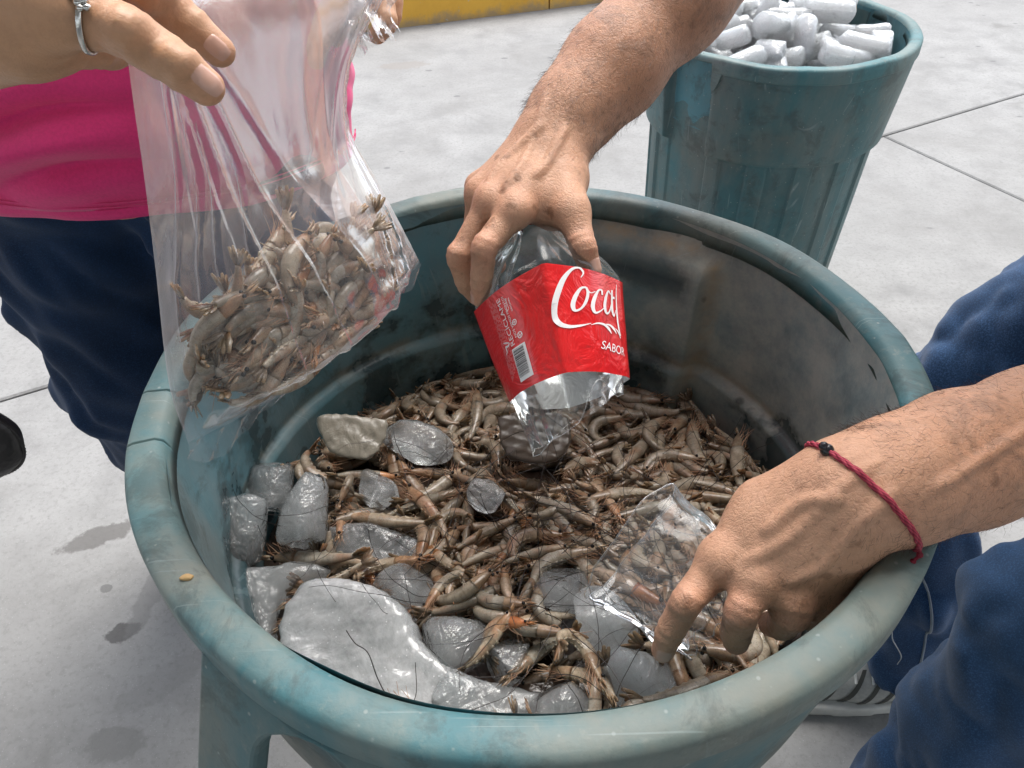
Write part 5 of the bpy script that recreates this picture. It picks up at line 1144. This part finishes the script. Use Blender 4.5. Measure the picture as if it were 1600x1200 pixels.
# ---------------------------------------------------------------- the plastic bag of shrimp
LK = np.array([at(*q) for q in ((190, -70, .350), (196, 55, .345), (207, 150, .362), (225, 275, .385), (243, 420, .410), (264, 600, .438), (294, 692, .452))])
RK = np.array([at(*q) for q in ((606, -70, .60), (600, -5, .592), (546, 95, .580), (541, 188, .578), (590, 285, .582), (634, 368, .588), (656, 410, .592))])
def dense(Kp): return spline(Kp, 241)
def spl(T_, v): x = np.clip(v, 0, 1)*240; i = np.clip(x.astype(int), 0, 239); return T_[i]+(T_[i+1]-T_[i])*(x-i)[:, None]
LD, RD = dense(LK), dense(RK); LS, RS = LK[0]+(LK[-1]-LK[0])*np.linspace(0, 1, 241)[:, None], RK[0]+(RK[-1]-RK[0])*np.linspace(0, 1, 241)[:, None]
def bag_base(u, v):       # straight pulls in the middle, the curved outline only towards the two sides
    u = u[:, None]; ls, rs = spl(LS, v), spl(RS, v); P = ls*(1-u)+rs*u+(spl(LD, v)-ls)*(1-u)**2.5+(spl(RD, v)-rs)*u**3
    return P-UP[None]*(.018*np.sin(np.pi*u[:, 0])*v**6)[:, None]
BN = unit(np.cross(RK[5]-LK[5], LK[1]-LK[5])); BN = BN*np.sign(-(BN@FW))
def bulge(u, v): return np.sin(np.pi*np.clip(u, 0, 1))**.75*(.010+.026*sstep(.50, .78, v))*(1-sstep(.90, 1., v))+.0*u
FOLDS = [((.05, .10), (.34, 1.0), .0040, .0075), ((.06, .12), (.10, .95), .0026, .006), ((.08, .10), (.62, .80), .0070, .018), ((.07, .12), (.48, .92), .0034, .007), ((.95, .05), (.72, .95), .0040, .010), ((.97, .1), (.84, .9), .0050, .010), ((.93, .0), (.60, .6), .0050, .020), ((.06, .06), (.22, .95), .0030, .008), ((.5, .0), (.70, .7), .004, .02)]
def bag_sheet(side, nu=110, nv=130):
    u, v = [x.ravel() for x in np.meshgrid(np.linspace(0, 1, nu), np.linspace(0, 1, nv), indexing='ij')]
    P = bag_base(u, v); d = bulge(u, v); ed = np.clip(np.sin(np.pi*u)*4, 0, 1)*(1-sstep(.93, 1., v)*.8)
    for (ua, va), (ub, vb), A, w_ in FOLDS:
        t_ = np.clip((v-va)/(vb-va), -.3, 1.2); uc = ua+(ub-ua)*t_+(.03 if side < 0 else 0); d = d+A*(.75 if w_ < .0125 else .2)*np.exp(-np.abs((u-uc)/w_)**1.4)*np.exp(-np.maximum(np.abs(t_-.5)-.5, 0)*9)*ed
    q = np.stack([u*1.0, v*.16, 0*u+side], 1); d = d+(.0045*snoise(q, 1.5, 5)+.0005*snoise(q, 9, 6))*ed
    q2 = np.stack([u, v, 0*u+side], 1); d = d+.0022*snoise(q2, 7, 9)*sstep(.6, .8, v)*ed+.0016*snoise(np.stack([u*2.2, v, 0*u], 1), 16, 12)*sstep(.6, .85, v)*sstep(.55, .8, u)*ed
    return P+BN*(side*d)[:, None], nu, nv
def m_bag():
    t = NT('bag_film'); b = t.bump(t.noise(40, 3, .6, dist=1.), .16, .002)
    fc = t.n('LayerWeight', None, Blend=.5, Normal=b).outputs['Facing']; fr = t.n('LayerWeight', None, Blend=.25, Normal=b).outputs['Fresnel']
    tr = t.n('BsdfTransparent', None, Color=(.97, .97, .975)); gl = t.n('BsdfGlossy', None, Color=(1, 1, 1), Roughness=.16, Normal=b); m1 = t.n('MixShader', None, Fac=t.math('MULTIPLY', fr, .40), i1=tr.outputs[0], i2=gl.outputs[0])
    df = t.n('BsdfDiffuse', None, Color=(.86, .86, .88)); tl = t.n('BsdfTranslucent', None, Color=(.86, .86, .88)); dd = t.n('MixShader', None, Fac=.45, i1=df.outputs[0], i2=tl.outputs[0])
    mk = t.math('ADD', .085, t.math('MULTIPLY', t.math('POWER', fc, 2.2), .50))
    dr = t.ramp(t.math('ADD', t.vor(300), t.math('MULTIPLY', t.math('SUBTRACT', t.noise(25, 2), .5), .5)), (.03, .35), (.07, 0.)); mk = t.math('ADD', mk, t.math('MULTIPLY', dr, .25))
    return t.done(t.n('MixShader', None, Fac=t.n('Clamp', None, Value=mk).outputs[0], i1=m1.outputs[0], i2=dd.outputs[0]))
bagc = (LK[3]+RK[3])/2; MBAG = m_bag()
bag = thing('plastic_bag', bagc, 'clear plastic bag half filled with shrimp, held open above the barrel rim', 'bag')
for sd, nm in ((1, 'front_film'), (-1, 'back_film')):
    V, nu, nv = bag_sheet(sd); mesh(nm, V, grid_faces(nu, nv), MBAG, bag)
# gathered film in the fist at the right, and the torn corners past the bottom seal
u, v = [x.ravel() for x in np.meshgrid(np.linspace(0, 1, 40), np.linspace(0, 1, 40), indexing='ij')]
P = np.stack([at(545+75*a+10*math.sin(b_*7), -60+150*b_*(1-.25*a), .590-.02*math.sin(a*3)) for a, b_ in zip(u, v)])
P = P-FW*(.008*snoise(np.stack([u*2, v*.7, 0*u], 1), 2.2, 3)+.004*snoise(np.stack([u*2, v, 0*u], 1), 6, 4))[:, None]; mesh('gathered_film', P, grid_faces(40, 40), MBAG, bag)
# sealed hem under the shrimp
V = []
for i in range(60):
    q = np.array([i/59.]); p = bag_base(q, np.array([1.]))[0]
    for k in range(5): w_ = (.016*math.exp(-((i/59-.10)/.12)**2)+.010*math.exp(-((i/59-.95)/.07)**2)+.002); V.append(p-UP*w_*k/4+BN*.0015*math.sin(i*1.3+k))
mesh('sealed_hem', V, grid_faces(60, 5), MBAG, bag)
def m_v(k):
    if 'allv' not in k:
        Q = []
        for nm, me in k['parts']:
            if nm in ('tail_fan', 'head', 'legs'): x_ = np.empty(len(me.vertices)*3); me.vertices.foreach_get('co', x_); Q.append(x_.reshape(-1, 3)[::5])
        k['allv'] = np.concatenate(Q+[k['sup']])
    return k['allv']
gb_ = np.random.default_rng(77); n_b = 0; ex = unit(RK[5]-LK[5]); ez = unit(np.cross(ex, BN)); taken = []
for k in range(9000):
    if n_b >= 104: break
    uu, vv = gb_.uniform(.06, .93), gb_.uniform(.70, .985)
    if vv < .725+.09*abs(uu-.42): continue
    L_ = [-.010, .004, .011][n_b % 3] if n_b > 14 else .012; p = bag_base(np.array([uu]), np.array([vv]))[0]+BN*L_*np.sin(np.pi*uu)**.6
    if any(np.linalg.norm(p-q) < .0098 for q in taken): continue
    kd_ = KINDS_S[gb_.integers(len(KINDS_S))]; s1 = gb_.uniform(.66, .90); an = gb_.normal()*.55+(math.pi if gb_.uniform() < .5 else 0)
    an *= 1.; x_ = math.cos(an)*ex+math.sin(an)*ez; z_ = unit(BN+gb_.normal(size=3)*.18); x_ = unit(x_-z_*(x_@z_)); y_2 = np.cross(z_, x_); Rm = np.stack([x_, y_2, z_], 1)
    if gb_.uniform() < .5: Rm = Rm@np.diag([1, -1, -1])
    # keep it inside the film
    ends = np.concatenate([m_v(kd_)])*s1@Rm.T+p; rel = ends-bag_base(np.array([uu]), np.array([vv]))[0]; a_ = rel@ex/np.linalg.norm(RK[5]-LK[5])+uu
    if a_.min() < .04 or a_.max() > .925 or (ends[:, 2] < bag_base(np.clip(a_, 0, 1), np.ones(len(a_)))[:, 2]+.004).any(): continue
    t_ = TINTS[gb_.choice(len(TINTS), p=[.24, .22, .14, .06, .12, .12, .04, .06])]; taken.append(p); n_b += 1
    ww = 'low in the left corner' if uu < .3 and vv > .82 else 'high at the left' if uu < .3 else 'in the bulging right corner' if uu > .72 else 'on top of the heap in the middle' if vv < .78 else 'low in the middle'
    new_shrimp(kd_, p, Rm, t_, '%s %s shrimp in the bag, %s' % (CURL[[q is kd_ for q in KINDS_S].index(True)], tint_word(t_), ww), 'shrimp in the plastic bag', s1, feel=False)
print('bag shrimp', n_b)
# ---------------------------------------------------------------- small leftovers
o = MB(); P0 = at(497, 985, .562)
def strand(name, pts, r, mat, lab, cat='feeler'):
    V, Fc = tube(spline(pts, 40), r, 4); c = np.array(pts[0]); q = mesh(name, V-c, Fc, mat); q.location = Vector(c); tag(q, lab, cat); return q
strand('feeler_strand', [at(541, 985, .575), at(555, 1005, .572), at(575, 1020, .572), at(590, 1060, .566), at(608, 1090, .562), at(635, 1105, .558), at(650, 1085, .560), at(649, 1035, .57)], .00042, MS_AN, 'single dark looped feeler lying on the biggest white ice slab')
strand('fibre', [at(1350, 968, .458), at(1372, 975, .452), at(1392, 984, .455), at(1395, 1000, .47), at(1408, 1025, .50), at(1402, 1038, .505)], .0004, mst, 'pale plastic fibre hanging off the crack in the right of the rim', 'fibre')
cpos = at(338, 994, .505); cpos = np.array([cpos[0], cpos[1], BH+.0015]); V, Fc = ball((0, 0, 0), (.0042, .0022, .0018), 10, 6); q = mesh('crumb', V+.0006*np.stack([snoise(V, 150, k) for k in range(3)], 1), Fc, m_plain('tan_crumb', (.55, .36, .16), .6)); q.location = Vector(cpos); tag(q, 'tiny tan crumb of shell on the near left of the barrel rim', 'crumb')
